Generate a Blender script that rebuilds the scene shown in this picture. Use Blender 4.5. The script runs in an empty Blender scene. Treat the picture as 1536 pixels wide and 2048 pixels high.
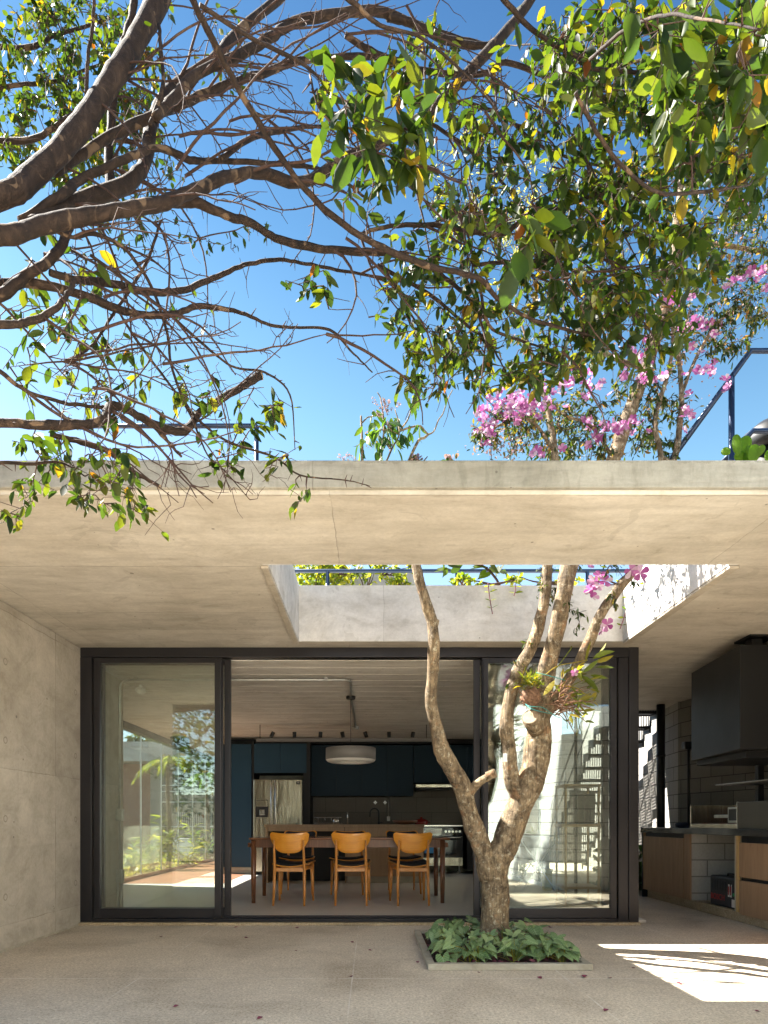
import bpy, math, random
import numpy as np
from mathutils import Vector, Matrix
from math import radians as R, sin, cos, pi

sc = bpy.context.scene
C = bpy.data.collections.new("scene_objects"); sc.collection.children.link(C)

# ---------------------------------------------------------------- camera, sky, sun, exposure
CX, CY, FP, H = 742.0, 1645.0, 1300.0, 1.0        # principal point and focal length in photo pixels, eye height
cd = bpy.data.cameras.new("camera"); cam = bpy.data.objects.new("camera", cd); C.objects.link(cam)
cam.location = (0, 0, H); cam.rotation_euler = (R(90), 0, 0)
cd.sensor_fit = 'HORIZONTAL'; cd.sensor_width = 36
cd.lens = FP/1536*36
cd.shift_x = (768-CX)/1536; cd.shift_y = (CY-1024)/1536
cd.clip_start = 0.05; cd.clip_end = 3000
sc.camera = cam

SUNDIR = Vector((-0.787, 0.25, 1.0)).normalized()     # towards the sun
EL = math.asin(SUNDIR.z); AZ = math.atan2(SUNDIR.x, SUNDIR.y)
w = bpy.data.worlds.new("World"); sc.world = w; w.use_nodes = True
nt = w.node_tree; nt.nodes.clear()
sky = nt.nodes.new('ShaderNodeTexSky'); sky.sky_type = 'NISHITA'; sky.sun_disc = False
sky.sun_elevation = EL; sky.sun_rotation = AZ; sky.altitude = 800; sky.air_density = 1.0
sky.dust_density = 0.3; sky.ozone_density = 0.35
bg = nt.nodes.new('ShaderNodeBackground'); bg.inputs[1].default_value = 0.06
wo = nt.nodes.new('ShaderNodeOutputWorld')
tc = nt.nodes.new('ShaderNodeTexCoord'); sx_ = nt.nodes.new('ShaderNodeSeparateXYZ'); nt.links.new(tc.outputs['Generated'], sx_.inputs[0])
ad = nt.nodes.new('ShaderNodeMath'); ad.operation = 'MULTIPLY_ADD'; nt.links.new(sx_.outputs[0], ad.inputs[0]); ad.inputs[1].default_value = 0.16; nt.links.new(sx_.outputs[2], ad.inputs[2])
rp = nt.nodes.new('ShaderNodeValToRGB'); nt.links.new(ad.outputs[0], rp.inputs[0]); e_ = rp.color_ramp.elements
e_[0].position = 0.40; e_[0].color = (1.0, 1.0, 0.96, 1); e_[1].position = 0.86; e_[1].color = (0.20, 0.37, 0.50, 1)
q_ = e_.new(0.50); q_.color = (0.76, 0.95, 0.84, 1); q_ = e_.new(0.66); q_.color = (0.42, 0.65, 0.69, 1)
ml = nt.nodes.new('ShaderNodeMix'); ml.data_type = 'RGBA'; ml.blend_type = 'MULTIPLY'; ml.inputs[0].default_value = 1.0
nt.links.new(sky.outputs[0], ml.inputs[6]); nt.links.new(rp.outputs[0], ml.inputs[7]); nt.links.new(ml.outputs[2], bg.inputs[0]); nt.links.new(bg.outputs[0], wo.inputs[0])
ld = bpy.data.lights.new("sun", 'SUN'); sun = bpy.data.objects.new("sun", ld); C.objects.link(sun)
ld.energy = 5.0; ld.angle = R(0.5); ld.color = (1.0, 0.94, 0.85)
sun.rotation_euler = SUNDIR.to_track_quat('Z', 'Y').to_euler(); sun.location = (-8, 3, 12)
sc.view_settings.view_transform = 'Standard'; sc.view_settings.look = 'None'
sc.view_settings.exposure = 2.62; sc.view_settings.gamma = 1; sc.view_settings.use_curve_mapping = False
sc.cycles.max_bounces = 10; sc.cycles.diffuse_bounces = 6; sc.cycles.glossy_bounces = 5
sc.cycles.transparent_max_bounces = 24; sc.cycles.transmission_bounces = 6
sc.cycles.sample_clamp_indirect = 6; sc.cycles.caustics_reflective = False; sc.cycles.caustics_refractive = False
sc.cycles.use_denoising = True

rng = random.Random(7); nr = np.random.RandomState(11)

def W(px, py, Y):                                   # photo pixel at depth Y -> world point
    return Vector(((px-CX)*Y/FP, Y, H+(CY-py)*Y/FP))
def X(px, Y): return (px-CX)*Y/FP
def Z(py, Y): return H+(CY-py)*Y/FP

# ---------------------------------------------------------------- materials
MATS = {}
class NT:
    def __init__(s, m): s.t = m.node_tree; s.n = s.t.nodes; s.l = s.t.links
    def new(s, typ, **kw):
        n = s.n.new(typ)
        for k, v in kw.items():
            if k.startswith('i_'): n.inputs[k[2:].replace('_', ' ')].default_value = v
            else: setattr(n, k, v)
        return n
    def set(s, sock, v):
        if isinstance(v, bpy.types.NodeSocket): s.l.new(v, sock)
        else: sock.default_value = v
    def math(s, op, a, b=0.0):
        n = s.n.new('ShaderNodeMath'); n.operation = op; s.set(n.inputs[0], a); s.set(n.inputs[1], b); return n.outputs[0]
    def noise(s, vec, scale, detail=4, rough=0.55, dist=0.0):
        n = s.n.new('ShaderNodeTexNoise'); s.l.new(vec, n.inputs['Vector']); n.inputs['Scale'].default_value = scale
        n.inputs['Detail'].default_value = detail; n.inputs['Roughness'].default_value = rough; n.inputs['Distortion'].default_value = dist
        return n.outputs['Fac']
    def mapping(s, vec, scale=(1, 1, 1), rot=(0, 0, 0), loc=(0, 0, 0)):
        n = s.n.new('ShaderNodeMapping'); s.l.new(vec, n.inputs[0]); n.inputs['Scale'].default_value = scale
        n.inputs['Rotation'].default_value = rot; n.inputs['Location'].default_value = loc; return n.outputs[0]
    def ramp(s, fac, stops, interp='LINEAR'):
        n = s.n.new('ShaderNodeValToRGB'); n.color_ramp.interpolation = interp; cr = n.color_ramp
        while len(cr.elements) > 1: cr.elements.remove(cr.elements[-1])
        for i, (p, c) in enumerate(stops):
            c = c if len(c) == 4 else (*c, 1)
            e = cr.elements[0] if i == 0 else cr.elements.new(p)
            e.position = p; e.color = c
        s.l.new(fac, n.inputs[0]); return n.outputs[0]
    def mix(s, fac, a, b, mode='MIX'):
        n = s.n.new('ShaderNodeMix'); n.data_type = 'RGBA'; n.blend_type = mode
        s.set(n.inputs[0], fac)
        for k, v in ((6, a), (7, b)):
            if isinstance(v, bpy.types.NodeSocket): s.l.new(v, n.inputs[k])
            else: n.inputs[k].default_value = v if len(v) == 4 else (*v, 1)
        return n.outputs[2]
    def bump(s, h, strength=0.3, dist=0.01):
        n = s.n.new('ShaderNodeBump'); n.inputs['Strength'].default_value = strength; n.inputs['Distance'].default_value = dist
        s.l.new(h, n.inputs['Height']); return n.outputs[0]
    def coord(s, kind='Object'):
        return s.n.new('ShaderNodeTexCoord').outputs[kind]
    def pos(s): return s.n.new('ShaderNodeNewGeometry').outputs['Position']
    def line(s, c, period, offset, width):         # 1 on lines every `period`
        d = s.math('PINGPONG', s.math('SUBTRACT', c, offset), period/2)
        return s.math('LESS_THAN', d, width/2)

def mat(name, col=(0.5, 0.5, 0.5), rough=0.6, metal=0.0, spec=0.5):
    m = bpy.data.materials.new(name); m.use_nodes = True; MATS[name] = m
    b = m.node_tree.nodes['Principled BSDF']
    b.inputs['Base Color'].default_value = (*col, 1); b.inputs['Roughness'].default_value = rough
    b.inputs['Metallic'].default_value = metal; b.inputs['Specular IOR Level'].default_value = spec
    return m, NT(m), b

def simple(name, col, rough=0.5, metal=0.0, var=0.12, scale=12.0, bump=0.0, spec=0.5):
    m, n, b = mat(name, col, rough, metal, spec)
    f = n.noise(n.pos(), scale, 4)
    lo = tuple(c*(1-var) for c in col); hi = tuple(min(1, c*(1+var)) for c in col)
    n.l.new(n.ramp(f, [(0.3, lo), (0.7, hi)]), b.inputs['Base Color'])
    n.l.new(n.math('ADD', n.math('MULTIPLY', f, 0.16), rough-0.08), b.inputs['Roughness'])
    if bump: n.l.new(n.bump(n.noise(n.pos(), scale*6, 3), bump, 0.004), b.inputs['Normal'])
    return m

def concrete(name, base, lo, hi, seams=(), ties=False, streak=(0.5, 6, 6)):
    m, n, b = mat(name, base, 0.75, 0, 0.35)
    p = n.pos()
    big = n.noise(p, 0.9, 6, 0.6, 0.4)
    st = n.noise(n.mapping(p, streak), 1.6, 6, 0.65, 0.6)
    fine = n.noise(p, 38, 5, 0.7)
    c = n.ramp(big, [(0.3, lo), (0.5, base), (0.72, hi)])
    c = n.mix(0.75, c, n.ramp(st, [(0.28, (0.78, 0.77, 0.75)), (0.45, (0.97, 0.965, 0.955)), (0.6, (1.03, 1.03, 1.02)), (0.78, (1.15, 1.145, 1.13))]), 'MULTIPLY')
    c = n.mix(0.35, c, n.ramp(fine, [(0.25, (0.7, 0.7, 0.7)), (0.6, (1.1, 1.1, 1.1))]), 'MULTIPLY')
    cl = n.noise(n.mapping(p, tuple(0.35+0.3*v for v in streak)), 2.6, 7, 0.7, 1.0)
    c = n.mix(0.8, c, n.ramp(cl, [(0.3, (0.80, 0.79, 0.76)), (0.5, (1, 1, 1)), (0.7, (1.13, 1.13, 1.12))]), 'MULTIPLY')
    mt = n.noise(n.mapping(p, tuple(0.6+0.12*v for v in streak)), 3.4, 8, 0.78, 0.7)
    c = n.mix(0.9, c, n.ramp(mt, [(0.34, (0.82, 0.795, 0.76)), (0.45, (0.96, 0.955, 0.94)), (0.55, (1.03, 1.03, 1.025)), (0.68, (1.14, 1.14, 1.135))]), 'MULTIPLY')
    blot = n.noise(p, 3.2, 3, 0.5, 1.2)
    c = n.mix(n.math('MULTIPLY', n.math('GREATER_THAN', blot, 0.655), 0.14), c, (0.12, 0.10, 0.075), 'MIX')
    pit = n.new('ShaderNodeTexVoronoi'); pit.inputs['Scale'].default_value = 8; n.l.new(p, pit.inputs['Vector'])
    pits = n.math('LESS_THAN', pit.outputs['Distance'], n.math('MULTIPLY', n.math('SUBTRACT', n.noise(p, 2.2, 2), 0.42), 0.35))
    c = n.mix(n.math('MULTIPLY', pits, 0.6), c, (0.08, 0.07, 0.06))
    hgt = n.math('ADD', n.math('MULTIPLY', st, 0.7), n.math('MULTIPLY', fine, 0.25))
    hgt = n.math('SUBTRACT', hgt, n.math('MULTIPLY', pits, 0.5))
    sep = n.new('ShaderNodeSeparateXYZ'); wob = n.math('MULTIPLY', n.math('SUBTRACT', n.noise(p, 5, 3), 0.5), 0.03)
    n.l.new(p, sep.inputs[0])
    for ax, per, off, wd, st_ in seams:
        co = n.math('ADD', sep.outputs['XYZ'.index(ax)], wob)
        ln = n.line(co, per, off, wd)
        brk = n.ramp(n.noise(p, 4, 3), [(0.35, (0.15, 0.15, 0.15)), (0.6, (1, 1, 1))])
        f = n.math('MULTIPLY', n.math('MULTIPLY', ln, st_), brk)
        c = n.mix(f, c, (0.09, 0.075, 0.055)); hgt = n.math('SUBTRACT', hgt, n.math('MULTIPLY', ln, 0.3))
        edge = n.math('LESS_THAN', n.math('MODULO', n.math('ADD', n.math('SUBTRACT', co, off), per*40), per), per/2)
        c = n.mix(n.math('MULTIPLY', edge, 0.07), c, (0.13, 0.11, 0.09))
    if ties:
        yy = n.math('PINGPONG', n.math('SUBTRACT', sep.outputs[1], 5.05), 0.6)
        zz = n.math('PINGPONG', n.math('SUBTRACT', sep.outputs[2], 0.42), 0.305)
        d = n.math('SQRT', n.math('ADD', n.math('MULTIPLY', yy, yy), n.math('MULTIPLY', zz, zz)))
        ring = n.math('LESS_THAN', n.math('ABSOLUTE', n.math('SUBTRACT', d, n.math('ADD', 0.024, n.math('MULTIPLY', wob, 0.3)))), 0.005)
        c = n.mix(n.math('MULTIPLY', ring, 0.45), c, (0.10, 0.08, 0.06))
        hgt = n.math('SUBTRACT', hgt, n.math('MULTIPLY', n.math('LESS_THAN', d, 0.022), 0.5))
    if name == 'fascia_concrete':
        dr = n.noise(n.mapping(p, (6, 1, 1.6)), 1.5, 7, 0.75, 0.9)
        c = n.mix(0.5, c, n.ramp(dr, [(0.36, (0.60, 0.60, 0.57)), (0.48, (0.96, 0.96, 0.95)), (0.68, (1.13, 1.13, 1.12))]), 'MULTIPLY')
        topn = n.math('ADD', sep.outputs[2], n.math('MULTIPLY', n.math('SUBTRACT', n.noise(n.mapping(p, (6, 1, 1)), 2.5, 5, 0.7), 0.5), 0.09))
        c = n.mix(n.math('MULTIPLY', n.math('GREATER_THAN', topn, 2.853), 0.45), c, (0.16, 0.15, 0.125))
    n.l.new(c, b.inputs['Base Color'])
    n.l.new(n.bump(hgt, 0.35, 0.012), b.inputs['Normal'])
    return m

concrete('soffit_concrete', (0.555, 0.515, 0.45), (0.465, 0.425, 0.36), (0.625, 0.59, 0.53),
         seams=(('Y', 0.96, 4.34, 0.008, 0.5), ('X', 2.44, -0.21, 0.006, 0.5)), streak=(0.7, 5, 5))
concrete('wall_concrete', (0.48, 0.43, 0.36), (0.40, 0.355, 0.29), (0.54, 0.49, 0.415),
         seams=(('Y', 1.22, 5.85, 0.008, 0.6), ('Z', 1.22, 1.42, 0.006, 0.45)), ties=True, streak=(3, 2, 3))
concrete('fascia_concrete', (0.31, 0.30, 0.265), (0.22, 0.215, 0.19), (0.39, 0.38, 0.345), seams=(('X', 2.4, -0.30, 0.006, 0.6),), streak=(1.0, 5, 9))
concrete('kerb_concrete', (0.42, 0.38, 0.30), (0.34, 0.31, 0.25), (0.48, 0.44, 0.36))
concrete('upstand_concrete', (0.66, 0.64, 0.62), (0.58, 0.565, 0.55), (0.73, 0.71, 0.69), seams=(('X', 1.6, 1.72, 0.006, 0.4),), streak=(1, 3, 3))
concrete('panel_ceiling', (0.66, 0.635, 0.59), (0.60, 0.575, 0.53), (0.71, 0.69, 0.64), streak=(0.3, 9, 9))
concrete('interior_concrete', (0.44, 0.43, 0.36), (0.38, 0.37, 0.31), (0.50, 0.49, 0.42))

def stone_floor(name, cols, joints=True, rough=0.75):
    m, n, b = mat(name, cols[1], rough, 0, 0.3)
    p = n.pos()
    f = n.noise(p, 62, 5, 0.85)
    med = n.noise(p, 14, 5, 0.7); big = n.noise(p, 1.3, 5, 0.6, 0.5)
    v = n.new('ShaderNodeTexVoronoi'); v.inputs['Scale'].default_value = 85; n.l.new(p, v.inputs['Vector'])
    c = n.ramp(f, [(0.36, cols[0]), (0.5, cols[1]), (0.64, cols[2])])
    c = n.mix(0.45, c, n.ramp(v.outputs['Distance'], [(0.0, (1.15, 1.12, 1.08)), (0.6, (0.75, 0.74, 0.72))]), 'MULTIPLY')
    c = n.mix(0.6, c, n.ramp(med, [(0.3, (0.84, 0.83, 0.81)), (0.7, (1.1, 1.09, 1.07))]), 'MULTIPLY')
    c = n.mix(0.9, c, n.ramp(big, [(0.28, (0.66, 0.63, 0.59)), (0.5, (0.96, 0.95, 0.94)), (0.75, (1.13, 1.13, 1.13))]), 'MULTIPLY')
    h = n.math('ADD', n.math('MULTIPLY', f, 0.6), n.math('MULTIPLY', med, 0.2))
    if joints:
        s = n.new('ShaderNodeSeparateXYZ'); n.l.new(p, s.inputs[0])
        a = n.line(s.outputs[0], 1.37, -0.12, 0.007); bb = n.line(s.outputs[1], 1.055, 4.167, 0.009)
        j = n.math('MAXIMUM', a, bb)
        j = n.math('MULTIPLY', j, n.ramp(n.noise(p, 3, 3), [(0.38, (0.08,)*3), (0.62, (0.75,)*3)]))
        c = n.mix(j, c, (0.78, 0.74, 0.68)); h = n.math('SUBTRACT', h, n.math('MULTIPLY', j, 0.3))
    n.l.new(c, b.inputs['Base Color']); n.l.new(n.bump(h, 0.4, 0.006), b.inputs['Normal'])
stone_floor('patio_stone', ((0.40, 0.325, 0.245), (0.69, 0.60, 0.48), (0.86, 0.79, 0.68)))
stone_floor('kerb_stone', ((0.30, 0.22, 0.12), (0.46, 0.36, 0.23), (0.58, 0.48, 0.34)), joints=False)

m, n, b = mat('polished_floor', (0.36, 0.33, 0.28), 0.30, 0, 0.5)
f = n.noise(n.pos(), 1.5, 6, 0.6); n.l.new(n.ramp(f, [(0.3, (0.60, 0.57, 0.52)), (0.7, (0.68, 0.65, 0.60))]), b.inputs['Base Color'])

def blocks(name, col, mortar, bw=0.40, bh=0.20, ms=0.006, rough=0.85):
    m, n, b = mat(name, col, rough, 0, 0.3)
    c = n.coord('Object'); s = n.new('ShaderNodeSeparateXYZ'); n.l.new(c, s.inputs[0])
    cb = n.new('ShaderNodeCombineXYZ'); n.l.new(s.outputs[0], cb.inputs[0]); n.l.new(s.outputs[2], cb.inputs[1])
    br = n.new('ShaderNodeTexBrick'); n.l.new(cb.outputs[0], br.inputs['Vector'])
    br.inputs['Scale'].default_value = 1; br.inputs['Brick Width'].default_value = bw; br.inputs['Row Height'].default_value = bh
    br.inputs['Mortar Size'].default_value = ms; br.inputs['Mortar Smooth'].default_value = 0.2
    br.inputs['Color1'].default_value = (*[x*0.9 for x in col], 1); br.inputs['Color2'].default_value = (*[min(1, x*1.08) for x in col], 1)
    br.inputs['Mortar'].default_value = (*mortar, 1)
    c2 = n.mix(0.5, br.outputs['Color'], n.ramp(n.noise(n.pos(), 45, 4, 0.7), [(0.25, (0.75,)*3), (0.7, (1.12,)*3)]), 'MULTIPLY')
    c2 = n.mix(0.5, c2, n.ramp(n.noise(n.pos(), 1.8, 4, 0.6), [(0.3, (0.82,)*3), (0.7, (1.08,)*3)]), 'MULTIPLY')
    n.l.new(c2, b.inputs['Base Color'])
    h = n.math('SUBTRACT', n.math('MULTIPLY', n.noise(n.pos(), 60, 3), 0.25), br.outputs['Fac'])
    n.l.new(n.bump(h, 0.5, 0.006), b.inputs['Normal'])
blocks('block_wall', (0.36, 0.345, 0.32), (0.10, 0.095, 0.09))
blocks('pale_block', (0.76, 0.79, 0.77), (0.20, 0.21, 0.20))
blocks('backsplash_tile', (0.115, 0.095, 0.072), (0.05, 0.043, 0.034), 0.60, 0.30, 0.004, 0.4)
blocks('pier_block', (0.42, 0.40, 0.36), (0.2, 0.19, 0.17), 0.40, 0.19, 0.008)
blocks('dimmed_block', (0.20, 0.19, 0.17), (0.06, 0.057, 0.053))  # darker copy of block_wall: dimming by a smoked screen put into its colour
blocks('backdrop_block', (0.22, 0.21, 0.18), (0.10, 0.1, 0.09))

def wood(name, c0, c1, rough=0.45, axis=2, sc_=1.0, coat=0.0):
    m, n, b = mat(name, c0, rough, 0, 0.45)
    s = [14*sc_, 14*sc_, 14*sc_]; s[axis] = 0.9*sc_
    p = n.mapping(n.coord('Object'), tuple(s))
    g = n.noise(p, 1.8, 6, 0.62, 1.1); g2 = n.noise(p, 11, 3, 0.6)
    c = n.ramp(g, [(0.28, c0), (0.72, c1)])
    c = n.mix(0.3, c, n.ramp(g2, [(0.3, (0.7,)*3), (0.7, (1.15,)*3)]), 'MULTIPLY')
    n.l.new(c, b.inputs['Base Color']); n.l.new(n.bump(g2, 0.08, 0.002), b.inputs['Normal'])
    b.inputs['Coat Weight'].default_value = coat
wood('veneer', (0.235, 0.135, 0.072), (0.375, 0.235, 0.135), 0.5)
wood('island_veneer', (0.33, 0.215, 0.125), (0.44, 0.30, 0.185), 0.5)
wood('amber_wood', (0.74, 0.27, 0.022), (0.90, 0.40, 0.045), 0.33, 0, 1.0, 0.3)
wood('leg_wood', (0.56, 0.21, 0.04), (0.70, 0.30, 0.06), 0.35, 2, 1.2, 0.3)
wood('table_wood', (0.115, 0.038, 0.016), (0.235, 0.09, 0.035), 0.32, 2, 1.0, 0.4)
wood('table_top_wood', (0.14, 0.05, 0.02), (0.27, 0.11, 0.045), 0.25, 0, 1.0, 0.5)
wood('deck_wood', (0.27, 0.125, 0.075), (0.40, 0.20, 0.12), 0.4, 1)
wood('shelf_wood', (0.42, 0.26, 0.10), (0.58, 0.38, 0.16), 0.45, 2)
simple('frame_metal', (0.030, 0.028, 0.031), 0.36, 0.55, 0.06, 3)
simple('black_metal', (0.014, 0.014, 0.015), 0.45, 0.2, 0.1, 5)
simple('hood_black', (0.0055, 0.0055, 0.006), 0.5, 0.0, 0.15, 3)
simple('blue_laminate', (0.014, 0.050, 0.088), 0.55, 0, 0.05, 2, 0, 0.3)
simple('blue_cabinet', (0.009, 0.028, 0.047), 0.6, 0, 0.05, 2, 0, 0.25)
simple('dark_void', (0.008, 0.009, 0.010), 0.6)
simple('chair_fabric', (0.010, 0.010, 0.013), 0.85, 0, 0.2, 30)
simple('pad_fabric', (0.018, 0.022, 0.034), 0.8, 0, 0.2, 30)
simple('rail_steel', (0.025, 0.045, 0.095), 0.3, 0.35, 0.1, 5)
simple('granite', (0.018, 0.018, 0.019), 0.13, 0, 0.5, 120)
simple('chrome', (0.62, 0.61, 0.58), 0.22, 1.0, 0.05, 9)
simple('galvanised', (0.50, 0.50, 0.47), 0.36, 0.85, 0.15, 20)
simple('white_plastic', (0.75, 0.75, 0.72), 0.4)
simple('lamp_grey', (0.21, 0.195, 0.18), 0.55, 0, 0.03, 4)
simple('lamp_inner', (0.85, 0.83, 0.78), 0.5, 0, 0.02, 4)
simple('red_enamel', (0.20, 0.012, 0.010), 0.2)
simple('clay_bowl', (0.17, 0.07, 0.035), 0.35)
simple('skirting', (0.42, 0.39, 0.31), 0.6)
simple('soil', (0.045, 0.022, 0.018), 0.95, 0, 0.5, 40, 0.6)
simple('roof_soil', (0.10, 0.07, 0.045), 0.95, 0, 0.4, 20, 0.6)
simple('litter', (0.12, 0.030, 0.045), 0.8, 0, 0.5, 30)
simple('petal_dark', (0.17, 0.028, 0.060), 0.7, 0, 0.3, 50)
simple('terracotta', (0.30, 0.10, 0.065), 0.7)
simple('case_black', (0.012, 0.014, 0.018), 0.5, 0, 0.2, 20)
simple('red_ink', (0.30, 0.022, 0.022), 0.6)
simple('paper', (0.65, 0.62, 0.58), 0.7)
simple('green_ink', (0.02, 0.28, 0.09), 0.6)
simple('glove_blue', (0.02, 0.028, 0.055), 0.8, 0, 0.3, 40)
simple('brown_cloth', (0.22, 0.175, 0.15), 0.9, 0, 0.15, 30)
simple('grey_cloth', (0.16, 0.17, 0.20), 0.9, 0, 0.15, 30)
simple('yellow_cloth', (0.42, 0.36, 0.05), 0.9, 0, 0.15, 30)
simple('teal_cord', (0.03, 0.22, 0.20), 0.6)
simple('root_fibre', (0.20, 0.11, 0.065), 0.95, 0, 0.5, 60, 0.8)
simple('cut_wood', (0.30, 0.22, 0.14), 0.8, 0, 0.25, 40)
simple('far_wall', (0.30, 0.29, 0.28), 0.8)
simple('blue_bag', (0.05, 0.30, 0.65), 0.5)
simple('pale_steel', (0.72, 0.74, 0.76), 0.35, 0.4)
m, n, b = mat('brushed_steel', (0.50, 0.46, 0.38), 0.25, 1.0)
g = n.noise(n.mapping(n.pos(), (3, 3, 0.6)), 3, 3, 0.5, 0.6)
n.l.new(n.ramp(g, [(0.3, (0.36, 0.32, 0.25)), (0.7, (0.62, 0.57, 0.47))]), b.inputs['Base Color'])
n.l.new(n.bump(g, 0.15, 0.05), b.inputs['Normal'])
simple('steel_dark', (0.13, 0.12, 0.105), 0.35, 0.8, 0.1, 3)
m, n, b = mat('dark_glass', (0.01, 0.012, 0.014), 0.06, 0, 0.8)

def glass(name, fac, tint, k=1.5):
    m = bpy.data.materials.new(name); m.use_nodes = True; MATS[name] = m
    n = NT(m); n.n.clear()
    tr = n.new('ShaderNodeBsdfTransparent'); tr.inputs[0].default_value = (*tint, 1)
    gl = n.new('ShaderNodeBsdfGlossy'); gl.inputs['Roughness'].default_value = 0.0; gl.inputs[0].default_value = (0.95, 1, 0.98, 1)
    fr = n.new('ShaderNodeFresnel'); fr.inputs[0].default_value = 1.5
    f = n.math('MINIMUM', n.math('ADD', n.math('MULTIPLY', fr.outputs[0], k), fac), 1.0)
    mx = n.new('ShaderNodeMixShader'); n.l.new(f, mx.inputs[0]); n.l.new(tr.outputs[0], mx.inputs[1]); n.l.new(gl.outputs[0], mx.inputs[2])
    o = n.new('ShaderNodeOutputMaterial'); n.l.new(mx.outputs[0], o.inputs[0])
glass('door_glass', 0.03, (0.935, 0.955, 0.935))
glass('clear_glass', 0.0, (0.97, 0.985, 0.975), 0.35)

def leafmat(name, stops, trans=0.5, rough=0.5, vein=False):
    m = bpy.data.materials.new(name); m.use_nodes = True; MATS[name] = m
    n = NT(m); b = m.node_tree.nodes['Principled BSDF']
    geo = n.new('ShaderNodeNewGeometry')
    c = n.ramp(geo.outputs['Random Per Island'], stops)
    c = n.mix(0.35, c, n.ramp(n.noise(n.pos(), 60, 3), [(0.3, (0.7, 0.7, 0.7)), (0.7, (1.25, 1.2, 1.0))]), 'MULTIPLY')
    n.l.new(c, b.inputs['Base Color']); b.inputs['Roughness'].default_value = rough
    b.inputs['Specular IOR Level'].default_value = 0.28
    t = n.new('ShaderNodeBsdfTranslucent'); ct = n.mix(1.0, c, (1.5, 1.4, 1.5, 1) if ('petal' in name or 'bud' in name) else (2.7, 2.6, 0.7, 1), 'MULTIPLY'); n.l.new(ct, t.inputs[0])
    mx = n.new('ShaderNodeMixShader'); mx.inputs[0].default_value = trans
    n.l.new(b.outputs[0], mx.inputs[1]); n.l.new(t.outputs[0], mx.inputs[2])
    n.l.new(mx.outputs[0], m.node_tree.nodes['Material Output'].inputs[0])
G0, G1, G2, G3, YL, OR = (0.010, 0.022, 0.006), (0.018, 0.037, 0.008), (0.035, 0.056, 0.009), (0.066, 0.078, 0.010), (0.15, 0.11, 0.011), (0.12, 0.038, 0.008)
leafmat('tree_leaf', [(0, G0), (0.32, G1), (0.66, G2), (0.93, G3), (0.98, YL), (0.998, OR)])
leafmat('small_leaf', [(0, (0.014, 0.03, 0.010)), (0.4, G1), (0.75, (0.06, 0.085, 0.02)), (0.93, (0.16, 0.12, 0.04)), (0.99, (0.2, 0.1, 0.05))], 0.35)
leafmat('yellow_leaf', [(0, (0.05, 0.09, 0.012)), (0.5, (0.12, 0.16, 0.02)), (0.9, (0.24, 0.24, 0.035))], 0.45)
leafmat('pale_leaf', [(0, (0.08, 0.10, 0.03)), (0.5, (0.17, 0.18, 0.07)), (0.9, (0.28, 0.26, 0.13))], 0.45)
leafmat('long_leaf', [(0, (0.02, 0.05, 0.015)), (0.5, (0.045, 0.10, 0.02)), (0.9, (0.10, 0.17, 0.03))], 0.4)
leafmat('dark_leaf', [(0, (0.02, 0.05, 0.02)), (0.6, (0.03, 0.09, 0.035)), (0.9, (0.06, 0.14, 0.04))], 0.25, 0.3)
leafmat('cactus_pad', [(0, (0.10, 0.19, 0.02)), (0.9, (0.17, 0.27, 0.025))], 0.5)
leafmat('pink_petal', [(0, (0.26, 0.05, 0.19)), (0.4, (0.36, 0.11, 0.29)), (0.7, (0.44, 0.22, 0.38)), (0.95, (0.52, 0.42, 0.48))], 0.3, 0.6)
leafmat('cream_bud', [(0, (0.22, 0.13, 0.08)), (0.6, (0.34, 0.23, 0.18)), (0.95, (0.26, 0.22, 0.30))], 0.3, 0.7)
leafmat('orchid_leaf', [(0, (0.07, 0.10, 0.02)), (0.5, (0.13, 0.17, 0.03)), (0.9, (0.26, 0.21, 0.03))], 0.35)

# caladium-like leaf: pale veins from the UV map
m = bpy.data.materials.new('cover_leaf'); m.use_nodes = True; MATS['cover_leaf'] = m
n = NT(m); b = m.node_tree.nodes['Principled BSDF']
uv = n.coord('UV'); s = n.new('ShaderNodeSeparateXYZ'); n.l.new(uv, s.inputs[0])
u, v = s.outputs[0], s.outputs[1]; av = n.math('ABSOLUTE', v)
mid = n.math('LESS_THAN', av, 0.02)
side = n.math('LESS_THAN', n.math('PINGPONG', n.math('SUBTRACT', n.math('SUBTRACT', u, n.math('MULTIPLY', av, 0.9)), 0.05), 0.09), 0.011)
vein = n.math('MAXIMUM', mid, side)
geo = n.new('ShaderNodeNewGeometry')
c = n.ramp(geo.outputs['Random Per Island'], [(0, (0.055, 0.11, 0.035)), (0.5, (0.12, 0.20, 0.065)), (0.95, (0.24, 0.33, 0.13))])
c = n.mix(0.5, c, n.ramp(n.noise(uv, 9, 3), [(0.3, (0.75,)*3), (0.7, (1.3,)*3)]), 'MULTIPLY')
c = n.mix(n.math('MULTIPLY', vein, 0.5), c, (0.40, 0.48, 0.30))
n.l.new(c, b.inputs['Base Color']); b.inputs['Roughness'].default_value = 0.45

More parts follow.
